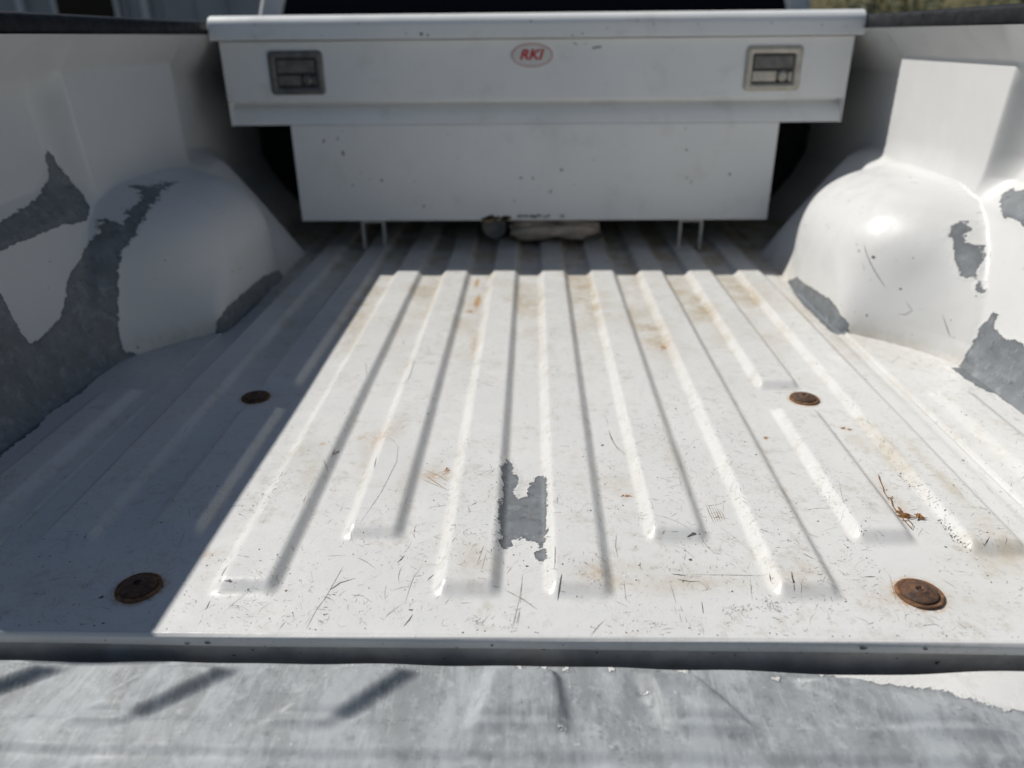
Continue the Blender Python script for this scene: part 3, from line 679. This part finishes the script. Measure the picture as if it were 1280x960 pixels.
for s in (-1, 1):
    HW = side_half(YY, np.maximum(ZZ, 0))
    XX = SX+s*HW
    polys = [L1, L2, L3, L4] if s < 0 else [R1, R1b, R2, R3, R4]
    pl = union_sdf(YY, ZZ, polys)
    V = np.stack([XX, YY, ZZ], -1).reshape(-1, 3); nz, nt = XX.shape
    F = gridfaces(nz, nt)
    dsv = 0.5*np.exp(-((ZZ-0.0)/0.03)**2)+0.05*sst(1.85, 2.3, YY)
    if s > 0: F = F[:, ::-1]
    side = mesh_obj('bed_side', V, F, m_side, truck, attrs={'peel': pl, 'dirt_shade': dsv, 'rust': np.zeros_like(dsv)})
    side['label'] = ('shaded inner bed side with wheel housing and large dark peeled patches' if s < 0 else 'sunlit inner bed side with glossy wheel housing and small grey peeled patches')
    # outer skin of the bed, closed at the tail and along the foot
    oz = np.array([-0.42, -0.30, -0.10, 0.10, 0.25, 0.40, 0.50, 0.555]); oxs = np.array([0.955, 0.975, 0.985, 0.99, 0.985, 0.975, 0.965, 0.955])
    ot = np.linspace(0, 1, 30); OT, OZ = np.meshgrid(ot, oz)
    oe = y_end(np.clip(OZ, 0, 1)); OY = oe+OT*(Y1+0.02-oe)
    OX = SX+s*np.repeat(oxs[:, None], len(ot), 1)
    OV = np.stack([OX, OY, OZ], -1).reshape(-1, 3); OF = gridfaces(len(oz), len(ot))
    if s < 0: OF = OF[:, ::-1]
    mesh_obj('outer_skin', OV, OF, m_body, side)
    rz = np.linspace(-0.42, 0.556, 40)
    re = y_end(np.clip(rz, 0, 1))-0.002
    inn = np.where(rz < 0, 0.79, side_half(re, np.maximum(rz, 0)))
    outx = np.interp(rz, oz, oxs)
    EV = np.concatenate([np.stack([SX+s*inn, re, rz], -1), np.stack([SX+s*outx, re, rz], -1)]); m = len(rz)
    EF = np.array([(i, i+1, m+i+1, m+i) for i in range(m-1)])
    mesh_obj('rear_post', EV, EF if s > 0 else EF[:, ::-1], m_body, side, smooth=False)
    # black rail cap: a rounded channel sitting on the bed side
    pr = [(0.821, 0.5575), (0.8165, 0.559), (0.815, 0.563), (0.8165, 0.583), (0.819, 0.588), (0.825, 0.5915), (0.86, 0.5935), (0.93, 0.593), (0.962, 0.590), (0.968, 0.584), (0.968, 0.556), (0.955, 0.552)]
    ry = np.linspace(0.795, Y1+0.01, 60)
    RV = np.array([[SX+s*px, y, pz+0.0012*math.sin(y*5+px*9)] for px, pz in pr for y in ry])
    RF = gridfaces(len(pr), len(ry)); RF = RF[:, ::-1] if s < 0 else RF
    cap = mesh_obj('rail_cap', RV, RF, m_rail, truck)
    # small scratches on the wheel housing
    it, ch = [], []
    for i in range(150):
        y = random.uniform(1.22, 1.85); z0 = random.uniform(0.01, 0.28)
        if poly_sdf(np.array([y]), np.array([z0]), polys[1 if s < 0 else 3])[0] < 0.01: continue
        if random.random() < 0.5: ch.append((y, z0, random.lognormvariate(math.log(0.0009), 0.5)))
        else: it.append(stroke(y, z0, random.uniform(0.004, 0.02), random.gauss(2.3, 0.6), random.uniform(0.0004, 0.001)))
    if s > 0:
        it += [([(1.50, 0.17), (1.455, 0.125), (1.43, 0.10)], 0.0016), ([(1.345, 0.075), (1.325, 0.05), (1.318, 0.042)], 0.0014), ([(1.40, 0.085), (1.385, 0.07), (1.39, 0.06), (1.40, 0.058)], 0.001), ([(1.36, 0.19), (1.35, 0.178)], 0.001)]
        ch += [(1.50, 0.155, 0.0022), (1.47, 0.15, 0.003), (1.32, 0.12, 0.0012), (1.33, 0.07, 0.0016)]
    h = lambda y, z: float(side_half(y, max(z, 0)))
    def onside(VF):
        V, F = VF; return [(SX+s*(v[2]), v[0], v[1]) for v in V], F
    # heights come back in the third slot: move it 0.4 mm towards the bed
    o = mesh_obj('side_scratches', *onside(strip_mesh([(p, w) for p, w in it], lambda a, b: h(a, b)-0.0011)), m_scr, side, smooth=False); o['kind'] = 'stuff'
    o = mesh_obj('side_chips', *onside(chip_mesh(ch, lambda a, b: h(a, b)-0.0011)), m_chip, side, smooth=False); o['kind'] = 'stuff'

# front bulkhead
bulk = box_obj('bulkhead', -0.95, 0.942, Y1-0.012, Y1+0.02, -0.02, 0.555, m_rail, truck, 0.004)
box_obj('bulkhead_rail', -0.83, 0.822, Y1-0.02, Y1+0.03, 0.557, 0.585, m_rail, truck, 0.006)

# tailgate, let down ------------------------------------------------
TG_Y, TG_Z = 0.0105, 0.011   # gap to the sill, height of the panel
tx = np.linspace(-0.76, 0.755, 330); ty = np.concatenate([np.linspace(0.10, 0.44, 40, endpoint=False), np.linspace(0.44, 0.5835, 130)])
TX, TY = np.meshgrid(tx, ty)
TZ = np.full_like(TX, -0.0365)
edge_z = np.interp(tx, [-0.76, -0.55, -0.02, 0.18, 0.31, 0.40, 0.49, 0.76], [-0.037, -0.0364, -0.0354, -0.037, -0.0425, -0.0385, -0.0335, -0.033])
ker = np.hanning(21); ker /= ker.sum(); edge_z = np.convolve(np.pad(edge_z, 10, mode='edge'), ker, 'valid')
TZ += (edge_z[None, :]+0.0365)*sst(0.53, 0.575, TY)
PLAT = [([(-.349,.600),(-.291,.600),(-.272,.594),(-.392,.495),(-.446,.495)], .011), ([(-.165,.600),(-.090,.600),(-.198,.495),(-.262,.495)], .012), ([(-.035,.600),(.021,.600),(.034,.495),(-.06,.495)], .013), ([(.10,.600),(.140,.600),(.213,.495),(.128,.495)], .012), ([(.23,.600),(.27,.600),(.456,.495),(.36,.495)], .012), ([(-.52,.600),(-.44,.600),(-.58,.495),(-.65,.495)], .012)]
for poly, hh in PLAT:
    dd = poly_sdf(TX, TY, poly); TZ += hh*(1-sst(-0.007, 0.007, dd))*(1-sst(0.566, 0.581, TY))*sst(0.496, 0.528, TY)
TZ += 0.0035*(1-sst(0.508, 0.518, TY)); TZ -= 0.0042*(1-sst(0.472, 0.486, TY)); TZ += 0.0025*(1-sst(0.455, 0.47, TY))
TZ += 0.0007*np.sin(TX*31+TY*22)+0.0006*np.sin(TX*53-TY*41+2)
wht = poly_sdf(TX, TY, [(.26,.60),(.288,.585),(.309,.579),(.354,.572),(.382,.564),(.409,.556),(.429,.543),(.466,.534),(.60,.50),(.80,.47),(.80,.60)])
for cx_, cy_, r_ in [(-0.012,0.5825,.0024),(0.012,0.5825,.003),(0.035,0.583,.002),(0.11,0.55,.0014),(-0.005,0.53,.0012),(0.03,0.507,.0014),(0.2,0.56,.001),(0.24,0.575,.0018),(0.08,0.583,.0022),(0.15,0.583,.0026),(-0.14,0.5835,.0016)]:
    wht = np.minimum(wht, np.hypot((TX-cx_)*0.6, TY-cy_)-r_)
rowV = np.stack([TX, TY-TG_Y, TZ+TG_Z], -1)
# rolled hinge edge: two extra rows turning down
last = rowV[-1]; ex = [last+np.array([0, dy, dz]) for dy, dz in ((0.0012, -0.0008), (0.0019, -0.0025), (0.002, -0.012), (0.002, -0.05))]
rowV = np.concatenate([rowV, np.stack(ex)], 0)
pa = np.concatenate([-wht, np.repeat(-wht[-1:], 4, 0)], 0); z0 = np.zeros_like(pa)
gate = mesh_obj('tailgate', rowV.reshape(-1, 3), gridfaces(*pa.shape), m_gate, truck, attrs={'peel': pa, 'dirt_shade': z0, 'rust': z0})
gate['label'] = 'lowered tailgate worn to grey primer with white paint left at one corner'
box_obj('tailgate_skin', -0.762, 0.757, 0.095, 0.572, -0.085, -0.064, m_body, gate, 0.004)

# cab ---------------------------------------------------------------
YC = 2.70
cab = box_obj('cab_back', -0.93, 0.925, YC, YC+0.06, -0.35, 0.60, m_body, truck, 0.02, 3)
for s in (-1, 1):
    bm = bmesh.new()
    # pillar leans inward with height
    xs = [(0.815, 0.892, 0.60, 0.0), (0.68, 0.765, 1.16, 0.16)]
    vs_ = []
    for xi, xo, z, dy in xs:
        vs_.append([bm.verts.new((SX+s*x, YC+dy+oy, z)) for x, oy in ((xi, 0.0), (xo, 0.0), (xo, 0.10), (xi, 0.10))])
    for i in range(4): bm.faces.new((vs_[0][i], vs_[0][(i+1) % 4], vs_[1][(i+1) % 4], vs_[1][i]))
    bm.faces.new(vs_[0][::-1]); bm.faces.new(vs_[1])
    bmesh.ops.bevel(bm, geom=list(bm.edges), offset=0.016, segments=3, affect='EDGES', profile=0.5)
    o = bm_obj('cab_pillar', bm, m_body, truck, True); o.modifiers.new('shade', 'WEIGHTED_NORMAL')
    # side window and door body of the cab
    wq = [(SX+s*0.885, YC+0.08, 0.62), (SX+s*0.885, YC+1.5, 0.62), (SX+s*0.757, YC+1.2, 1.14), (SX+s*0.757, YC+0.24, 1.14)]
    V = wq+[(x-s*0.006, y, z) for x, y, z in wq]
    mesh_obj('side_window', V, [(0, 1, 2, 3), (7, 6, 5, 4), (0, 4, 5, 1), (1, 5, 6, 2), (2, 6, 7, 3), (3, 7, 4, 0)], m_glass, truck, smooth=False)
    box_obj('cab_side', *(sorted((SX+s*0.86, SX+s*0.93))), YC+0.062, YC+1.9, -0.4, 0.61, m_body, truck, 0.02, 3)
wq = [(-0.822, YC+0.02, 0.597), (0.814, YC+0.02, 0.597), (0.70, YC+0.17, 1.14), (-0.708, YC+0.17, 1.14)]
V = wq+[(x, y+0.006, z) for x, y, z in wq]
mesh_obj('rear_window', V, [(0, 1, 2, 3), (7, 6, 5, 4), (0, 4, 5, 1), (1, 5, 6, 2), (2, 6, 7, 3), (3, 7, 4, 0)], m_glass, truck, smooth=False)
box_obj('cab_roof', -0.77, 0.762, YC+0.14, YC+1.35, 1.145, 1.20, m_body, truck, 0.025, 3)
wq = [(-0.90, YC+1.6, 0.6), (0.90, YC+1.6, 0.6), (0.72, YC+1.3, 1.15), (-0.72, YC+1.3, 1.15)]
V = wq+[(x, y-0.006, z) for x, y, z in wq]
mesh_obj('windscreen', V, [(0, 1, 2, 3), (7, 6, 5, 4), (0, 4, 5, 1), (1, 5, 6, 2), (2, 6, 7, 3), (3, 7, 4, 0)], m_glass, truck, smooth=False)
for s in (-1, 1):
    V, F = lathe([(0.21, -0.11), (0.37, -0.115), (0.39, -0.09), (0.395, 0.0), (0.39, 0.09), (0.37, 0.115), (0.21, 0.11)], 36)
    w = mesh_obj('wheel', [(s*0.80+v[2], 1.62+v[0], -0.555+v[1]) for v in V], F, m_tyre, truck)
    V, F = lathe([(0.0, 0.05), (0.06, 0.05), (0.07, 0.03), (0.19, 0.03), (0.212, 0.10), (0.215, -0.1)], 36)
    mesh_obj('rim', [(s*(0.80+v[2]), 1.62+v[0], -0.555+v[1]) for v in V], F, m_rim, w)

# ---------------------------------------------------------------- toolbox across the bed
tb = empty('truck_toolbox', (0, 2.3, 0.0))
tag(tb, 'white steel truck toolbox with two paddle latches spanning the bed before the cab', 'toolbox')
def extrude_x(prof, x0, x1, nseg=2):
    """closed YZ outline extruded along X"""
    m = len(prof); V = []; F = []
    for i in range(nseg+1):
        x = x0+(x1-x0)*i/nseg
        V += [(x, y, z) for y, z in prof]
    for i in range(nseg):
        for k in range(m): F.append((i*m+k, i*m+(k+1) % m, (i+1)*m+(k+1) % m, (i+1)*m+k))
    F.append(tuple(range(m))[::-1]); F.append(tuple(range(nseg*m, nseg*m+m)))
    return V, F
def finish(o, bev=0.0025, seg=2):
    bm = bmesh.new(); bm.from_mesh(o.data); bmesh.ops.recalc_face_normals(bm, faces=bm.faces); bm.to_mesh(o.data); bm.free()
    b = o.modifiers.new('edge', 'BEVEL'); b.width = bev; b.segments = seg; b.limit_method = 'ANGLE'; b.angle_limit = R(35)
    w = o.modifiers.new('shade', 'WEIGHTED_NORMAL'); w.keep_sharp = False
    return o
# upper body: face, folded lip, band under the lip
up_prof = [(2.088, 0.543), (2.088, 0.401), (2.0905, 0.3975), (2.126, 0.3965), (2.126, 0.3895), (2.113, 0.383), (2.104, 0.373), (2.0985, 0.360), (2.0945, 0.340), (2.58, 0.340), (2.58, 0.543)]
body = finish(mesh_obj('box_body', *extrude_x(up_prof, -0.797, 0.797), m_box, tb, smooth=True), 0.0018)
low_prof = [(2.0945, 0.3395), (2.0945, 0.088), (2.097, 0.0855), (2.58, 0.0855), (2.58, 0.3395)]
finish(mesh_obj('lower_body', *extrude_x(low_prof, -0.642, 0.641), m_box, tb, smooth=True), 0.003)
lid_prof = [(2.066, 0.543)]+[(2.068+0.012*(1-math.sin(a)), 0.588+0.012*(1-math.cos(a))*0+0.012*math.sin(a)*0+0.012*math.sin(b_)) for a, b_ in ()]
arc = [(2.066+0.028*(1-math.cos(a)), 0.574+0.028*math.sin(a)) for a in np.linspace(0, math.pi/2, 7)]
lid_prof = [(2.084, 0.545), (2.067, 0.545), (2.066, 0.548)]+arc+[(2.58, 0.607), (2.602, 0.59), (2.602, 0.545)]
lid = finish(mesh_obj('lid', *extrude_x(lid_prof, -0.812, 0.811), m_box, tb, smooth=True), 0.004, 3)
# end gussets of the band
for s in (-1, 1):
    box_obj('end_plate', *(sorted((s*0.7975, s*0.794))), 2.0925, 2.128, 0.339, 0.398, m_box, body)
# latches
def latch(cx, cz, mframe, mpad, label):
    w, h = 0.141, 0.105
    def rr(w, h, r_, y, nn=5):
        P = []
        for qx, qz, a0 in ((1, 1, 0), (-1, 1, 90), (-1, -1, 180), (1, -1, 270)):
            for k in range(nn):
                a = R(a0+90*k/(nn-1)); P.append((cx+qx*(w/2-r_)+r_*math.cos(a), y, cz+qz*(h/2-r_)+r_*math.sin(a)))
        return P
    loops = [rr(w, h, 0.010, 2.0878), rr(w-0.002, h-0.002, 0.010, 2.0835), rr(w-0.012, h-0.012, 0.008, 2.0815), rr(w-0.032, h-0.030, 0.006, 2.0815), rr(w-0.036, h-0.034, 0.005, 2.0845), rr(w-0.038, h-0.036, 0.005, 2.0872)]
    V = [p for lp in loops for p in lp]; k = len(loops[0])
    F = [(i*k+j, i*k+(j+1) % k, (i+1)*k+(j+1) % k, (i+1)*k+j) for i in range(len(loops)-1) for j in range(k)]
    fr = mesh_obj('latch', V, F, mframe, tb); fr['label'] = label
    box_obj('latch_recess', cx-w/2+0.0135, cx+w/2-0.0135, 2.0868, 2.0876, cz-h/2+0.0125, cz+h/2-0.0125, m_recess, fr)
    box_obj('paddle', cx-w/2+0.0215, cx+w/2-0.0225, 2.0825, 2.0862, cz+0.000, cz+h/2-0.0215, mpad, fr, 0.0015)
    box_obj('lock_plate', cx-w/2+0.0205, cx+0.010, 2.0840, 2.0864, cz-h/2+0.0225, cz-0.006, mframe, fr, 0.001)
    V, F = lathe([(0.0, 0.0), (0.002, 0.0), (0.0025, 0.0015), (0.0075, 0.0015), (0.0085, 0.0), (0.0125, -0.001), (0.0135, -0.0035), (0.0135, -0.006)], 24)
    mesh_obj('lock_cylinder', [(cx+0.0255+v[0], 2.081-v[2], cz-h/2+0.0355+v[1]) for v in V], F, mframe, fr)
    box_obj('lock_stop', cx+0.041, cx+w/2-0.022, 2.0842, 2.0864, cz-h/2+0.0225, cz-0.008, mframe, fr, 0.001)
latch(-0.6065, 0.4685, m_steel_d, m_steel_d, 'paddle latch with dark reflections painted in')
latch(0.6045, 0.4695, m_steel, m_steel_d, 'pale stainless paddle latch')
# oval badge
def ell(rx, rz, n_=48): return [(rx*math.cos(2*math.pi*k/n_), rz*math.sin(2*math.pi*k/n_)) for k in range(n_)]
def plate(name, rx, rz, y0, y1, mat, par, cx=-0.003, cz=0.505):
    e = ell(rx, rz); n_ = len(e)
    V = [(cx+a, y0, cz+b) for a, b in e]+[(cx+a, y1, cz+b) for a, b in e]
    F = [tuple(range(n_))]+[(i, (i+1) % n_, n_+(i+1) % n_, n_+i) for i in range(n_)]
    return mesh_obj(name, V, F, mat, par, smooth=False)
badge = plate('badge', 0.0535, 0.0285, 2.0862, 2.088, m_badge, tb)
badge['label'] = 'white oval badge with red italic lettering and red rim line'
e0, e1 = ell(0.052, 0.0272), ell(0.0492, 0.0248); n_ = len(e0)
V = [(-0.003+a, 2.0857, 0.505+b) for a, b in e0+e1]
mesh_obj('badge_border', V, [(i, (i+1) % n_, n_+(i+1) % n_, n_+i) for i in range(n_)], m_red2, badge, smooth=False)
cu = bpy.data.curves.new('lettering', 'FONT'); cu.body = 'RKI'; cu.size = 0.040; cu.shear = 0.28; cu.offset = 0.0013; cu.align_x = 'CENTER'; cu.align_y = 'CENTER'; cu.extrude = 0.0002
tmp = bpy.data.objects.new('lettering_tmp', cu); COL.objects.link(tmp)
bpy.context.view_layer.update()
me = bpy.data.meshes.new_from_object(tmp.evaluated_get(bpy.context.evaluated_depsgraph_get()))
bpy.data.objects.remove(tmp)
xs = [v.co.x for v in me.vertices]; ys = [v.co.y for v in me.vertices]
mx, my = (max(xs)+min(xs))/2, (max(ys)+min(ys))/2; kx, ky = 0.071/(max(xs)-min(xs)), 0.0245/(max(ys)-min(ys))
for v in me.vertices: v.co = (-0.003+(v.co.x-mx)*kx*0.88, 2.0853-v.co.z, 0.507+(v.co.y-my)*ky)
me.materials.append(m_red); me.name = 'lettering'
link(bpy.data.objects.new('lettering', me), badge)
# straps that hold the box off the floor
for cx in (-0.447, 0.4375):
    bm = bmesh.new()
    for dx in (-0.029, 0.029): add_box(bm, cx+dx-0.0035, cx+dx+0.0035, 2.103, 2.123, 0.001, 0.0855)
    add_box(bm, cx-0.0325, cx+0.0325, 2.1035, 2.1225, 0.0790, 0.0850)
    bm_obj('mounting_bracket', bm, m_zinc, tb)
# chips and a rusty scrape on the front
def front_marks(items, y):
    V, F = [], []
    for x, z, r_, el in items:
        k = 8; b0 = len(V); a0 = random.random()*6; th = random.uniform(-.7, .7)
        for i in range(k):
            a = a0+6.283*i/k; rr = r_*random.uniform(0.5, 1.2); u, v = rr*math.cos(a)*el, rr*math.sin(a)
            V.append((x+u*math.cos(th)-v*math.sin(th), y, z+u*math.sin(th)+v*math.cos(th)))
        F.append(tuple(range(b0, b0+k)))
    return V, F
low = [(-0.509,0.269,.0075,.6),(-0.557,0.3,.007,.3),(-0.52,0.305,.006,.3),(-0.491,0.183,.0035,1),(-0.411,0.197,.004,.8),(-0.3,0.126,.004,1),(0.527,0.208,.005,.9),(0.406,0.272,.0035,1),(0.426,0.187,.005,.3),(0.414,0.2,.003,.6),(0.077,0.222,.005,.8),(0.048,0.165,.005,.5),(-0.033,0.202,.004,.8),(0.0,0.2,.003,1)]
low += [(random.uniform(-0.6, 0.6), random.uniform(0.1, 0.33), random.uniform(0.0012, 0.003), random.uniform(0.4, 1.2)) for _ in range(12)]
o = mesh_obj('box_chips', *front_marks(low, 2.0938), m_chip, tb, smooth=False); o['kind'] = 'stuff'
o = mesh_obj('rust_scrape', *front_marks([(-0.10+random.gauss(0, .022), 0.091+random.gauss(0, .003), random.uniform(.003, .008), 2.2) for _ in range(16)], 2.0936), m_brown, tb, smooth=False); o['kind'] = 'stuff'
o = mesh_obj('black_scrape', *front_marks([(random.uniform(-0.05, 0.085), 0.098+random.gauss(0, .0012), random.uniform(.0012, .0028), 3.5) for _ in range(20)], 2.0935), m_chip, tb, smooth=False); o['kind'] = 'stuff'
o = mesh_obj('lid_chips', *front_marks([(-0.277, 0.556, .005, 1), (-0.262, 0.553, .003, 1)]+[(random.uniform(-.78, .78), random.uniform(.55, .583), random.uniform(.001, .0024), 1) for _ in range(18)], 2.0652), m_chip, lid, smooth=False); o['kind'] = 'stuff'
o = mesh_obj('face_scuffs', *front_marks([(0.163, 0.522, .0028, 5), (0.152, 0.5195, .0016, 4), (0.105, 0.531, .0012, 7), (0.131, 0.5305, .001, 6)], 2.0872), m_scr, body, smooth=False); o['kind'] = 'stuff'

# ---------------------------------------------------------------- loose things in the bed
def lump(bm, c, rx, ry, rz, seed, sub=4):
    r_ = bmesh.ops.create_icosphere(bm, subdivisions=sub, radius=1.0)
    for v in r_['verts']:
        p = v.co.copy()
        d = 1+0.16*mnoise.noise(p*1.6+Vector((seed, 0, 0)))+0.07*mnoise.noise(p*4.5+Vector((0, seed, 0)))+0.05*math.sin(p.x*3+9*p.z+seed)
        v.co = Vector((c[0]+p.x*rx*d, c[1]+p.y*ry*d, c[2]+p.z*rz*d))
bm = bmesh.new(); lump(bm, (0.005, 2.175, 0.047), 0.078, 0.05, 0.033, 3.1); lump(bm, (0.122, 2.175, 0.049), 0.066, 0.05, 0.034, 8.4)
tube(bm, [(-0.06, 2.14, 0.04), (0.0, 2.125, 0.052), (0.062, 2.13, 0.047), (0.12, 2.123, 0.056), (0.185, 2.14, 0.047)], [0.010, 0.013, 0.016, 0.013, 0.008], 10)
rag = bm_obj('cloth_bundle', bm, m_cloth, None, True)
tag(rag, 'cream cloth bundle tied in the middle, lying under the toolbox', 'cloth')
V, F = lathe([(0.0, 0.012), (0.022, 0.012), (0.030, 0.0), (0.034, 0.0), (0.035, 0.004), (0.035, 0.13), (0.02, 0.135), (0.0, 0.135)], 32)
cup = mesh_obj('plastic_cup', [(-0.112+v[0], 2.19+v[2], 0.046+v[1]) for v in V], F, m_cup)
tag(cup, 'pale round cup lying on its side under the toolbox beside the cloth', 'cup')
bm = bmesh.new()
def sp(L, h=0.0022): return [(x, y, fz(x, y)+h+0.001*math.sin(i*1.7)) for i, (x, y) in enumerate(L)]
tube(bm, sp([(0.4717,0.9006),(0.4674,0.8887),(0.4665,0.880),(0.4653,0.8704),(0.4604,0.8569),(0.4592,0.8428),(0.464,0.8428),(0.4681,0.8472)]), 0.00055, 5)
tube(bm, sp([(0.4625,0.8425),(0.4619,0.8396),(0.4586,0.8248),(0.4588,0.8146),(0.4615,0.8025),(0.468,0.7985),(0.4764,0.8007)]), 0.0007, 5)
tube(bm, sp([(0.4642,0.7986),(0.465,0.784),(0.4606,0.7754),(0.4593,0.7976)]), 0.0005, 5)
sprig = bm_obj('dry_sprig', bm, m_sprig, None, True)
tag(sprig, 'dry brown plant sprig lying in the bed beside a floor rib', 'sprig')
bm = bmesh.new()
for (cx, cy), rx, ry, nn in (((0.4625, 0.807), 0.006, 0.008, 16), ((0.4805, 0.8005), 0.003, 0.004, 7)):
    for i in range(nn):
        x, y = cx+random.gauss(0, rx*0.55), cy+random.gauss(0, ry*0.55); a = random.gauss(2.3, 0.6); L = random.uniform(0.003, 0.007); w = L*0.28
        z = fz(x, y)+random.uniform(0.0012, 0.004); t_ = random.uniform(-.001, .001)
        P = [(x-L*math.cos(a), y-L*math.sin(a), z), (x+w*math.sin(a), y-w*math.cos(a), z+0.001), (x+L*math.cos(a), y+L*math.sin(a), z+t_), (x-w*math.sin(a), y+w*math.cos(a), z-0.0004)]
        bm.faces.new([bm.verts.new(p) for p in P])
o = bm_obj('dry_leaf', bm, m_sprig, sprig, False)

# ---------------------------------------------------------------- background
bd = empty('grey_shed', (-9.5, 15.0, -0.95)); tag(bd, 'blurred grey clad shed beyond the shaded bed side', 'shed')
bx0, bx1, by0 = -19.0, -4.9, 15.0
box_obj('wall', bx0, bx1, by0, by0+7, -0.95, 2.6, m_wall, bd)
k = 0
while bx0+0.3+k*0.6 < bx1:
    x = bx0+0.3+k*0.6; box_obj('cladding_batten', x-0.03, x+0.03, by0-0.05, by0-0.002, -0.9, 2.55, m_wall, bd); k += 1
box_obj('roof', bx0-0.4, bx1+0.4, by0-0.5, by0+7.5, 2.602, 2.8, m_roof, bd)
for x in (-13.6, -9.15, -6.9):
    o = box_obj('downpipe', x-0.06, x+0.06, by0-0.16, by0-0.055, -0.95, 2.5, m_trim, bd, 0.02)
dr = box_obj('door', -11.7, -10.6, by0-0.07, by0-0.052, -0.95, 1.25, m_roof, bd); box_obj('door_handle', -10.75, -10.7, by0-0.13, by0-0.072, 0.05, 0.2, m_trim, dr)
wi = box_obj('window', -8.6, -7.4, by0-0.075, by0-0.052, 0.35, 1.35, m_trim, bd); box_obj('pane', -8.52, -7.48, by0-0.08, by0-0.077, 0.43, 1.27, m_glass, wi)
# dry grass bank behind the shrubs
bxs, bys = np.linspace(1.5, 60, 60), np.linspace(17, 45, 30)
BX, BY = np.meshgrid(bxs, bys)
BZ = -0.96+5.5*sst(17, 40, BY)*(0.8+0.2*np.sin(BX*0.4))+0.15*np.sin(BX*2.1+BY)*sst(17, 22, BY)
m_bank = simple('dry_grass_bank', (0.045, 0.045, 0.018), (0.15, 0.125, 0.05), 1.1, (0.9, 1.0), 0, 0.1, 8)
bank = mesh_obj('grass_bank', np.stack([BX, BY, BZ], -1).reshape(-1, 3), gridfaces(*BX.shape), m_bank); tag(bank, 'dry olive grass bank behind the shrubs', kind='structure')
def shrub(x, y, h, w, seed, mat, label):
    rr = random.Random(seed)
    root = empty('shrub', (x, y, -0.95)); tag(root, label, 'shrub', 'shrubs beyond the sunlit bed side')
    bm = bmesh.new()
    cl = [(rr.gauss(0, w*0.45), rr.gauss(0, w*0.45), h*rr.uniform(0.25, 0.85), rr.uniform(0.25, 0.5)*w) for _ in range(11)]
    for i in range(1500):
        cx, cy, cz, cr = rr.choice(cl)
        d = Vector((rr.gauss(0, 1), rr.gauss(0, 1), rr.gauss(0, 1))).normalized()*cr*rr.random()**0.35
        p = Vector((x+cx, y+cy, -0.95+cz))+d
        if p.z < -0.93: continue
        a = Vector((rr.gauss(0, 1), rr.gauss(0, 1), rr.gauss(0, 1))).normalized(); b = a.orthogonal().normalized(); L = rr.uniform(0.04, 0.10)
        bm.faces.new([bm.verts.new(p+a*L), bm.verts.new(p+b*L*0.4), bm.verts.new(p-a*L), bm.verts.new(p-b*L*0.4)])
    bm_obj('foliage', bm, mat, root)
    bm = bmesh.new()
    for cx, cy, cz, cr in cl[:6]:
        tube(bm, [(x, y, -0.96), (x+cx*0.4, y+cy*0.4, -0.95+cz*0.5), (x+cx, y+cy, -0.95+cz)], [0.035, 0.022, 0.008], 6)
    bm_obj('stem', bm, m_bark, root, True)
for i, (x, y, h, w, mt, lb) in enumerate([(4.9, 11.5, 2.4, 1.0, m_leaf2, 'dark green shrub nearest the cab pillar'), (5.6, 12.4, 2.5, 1.1, m_leaf, 'dry olive shrub beside the dark one by the cab'), (6.5, 12.0, 2.3, 1.0, m_leaf, 'broad dry yellowish shrub in the middle of its row'), (7.5, 12.6, 2.4, 1.0, m_leaf2, 'dark green shrub between two dry yellowish ones'), (8.4, 12.2, 2.4, 1.1, m_leaf, 'dry yellowish shrub at the outer end of the row'), (9.4, 12.6, 2.6, 1.1, m_leaf2, 'dark green shrub farthest out above the black rail')]):
    shrub(x, y, h, w, 50+i, mt, lb)
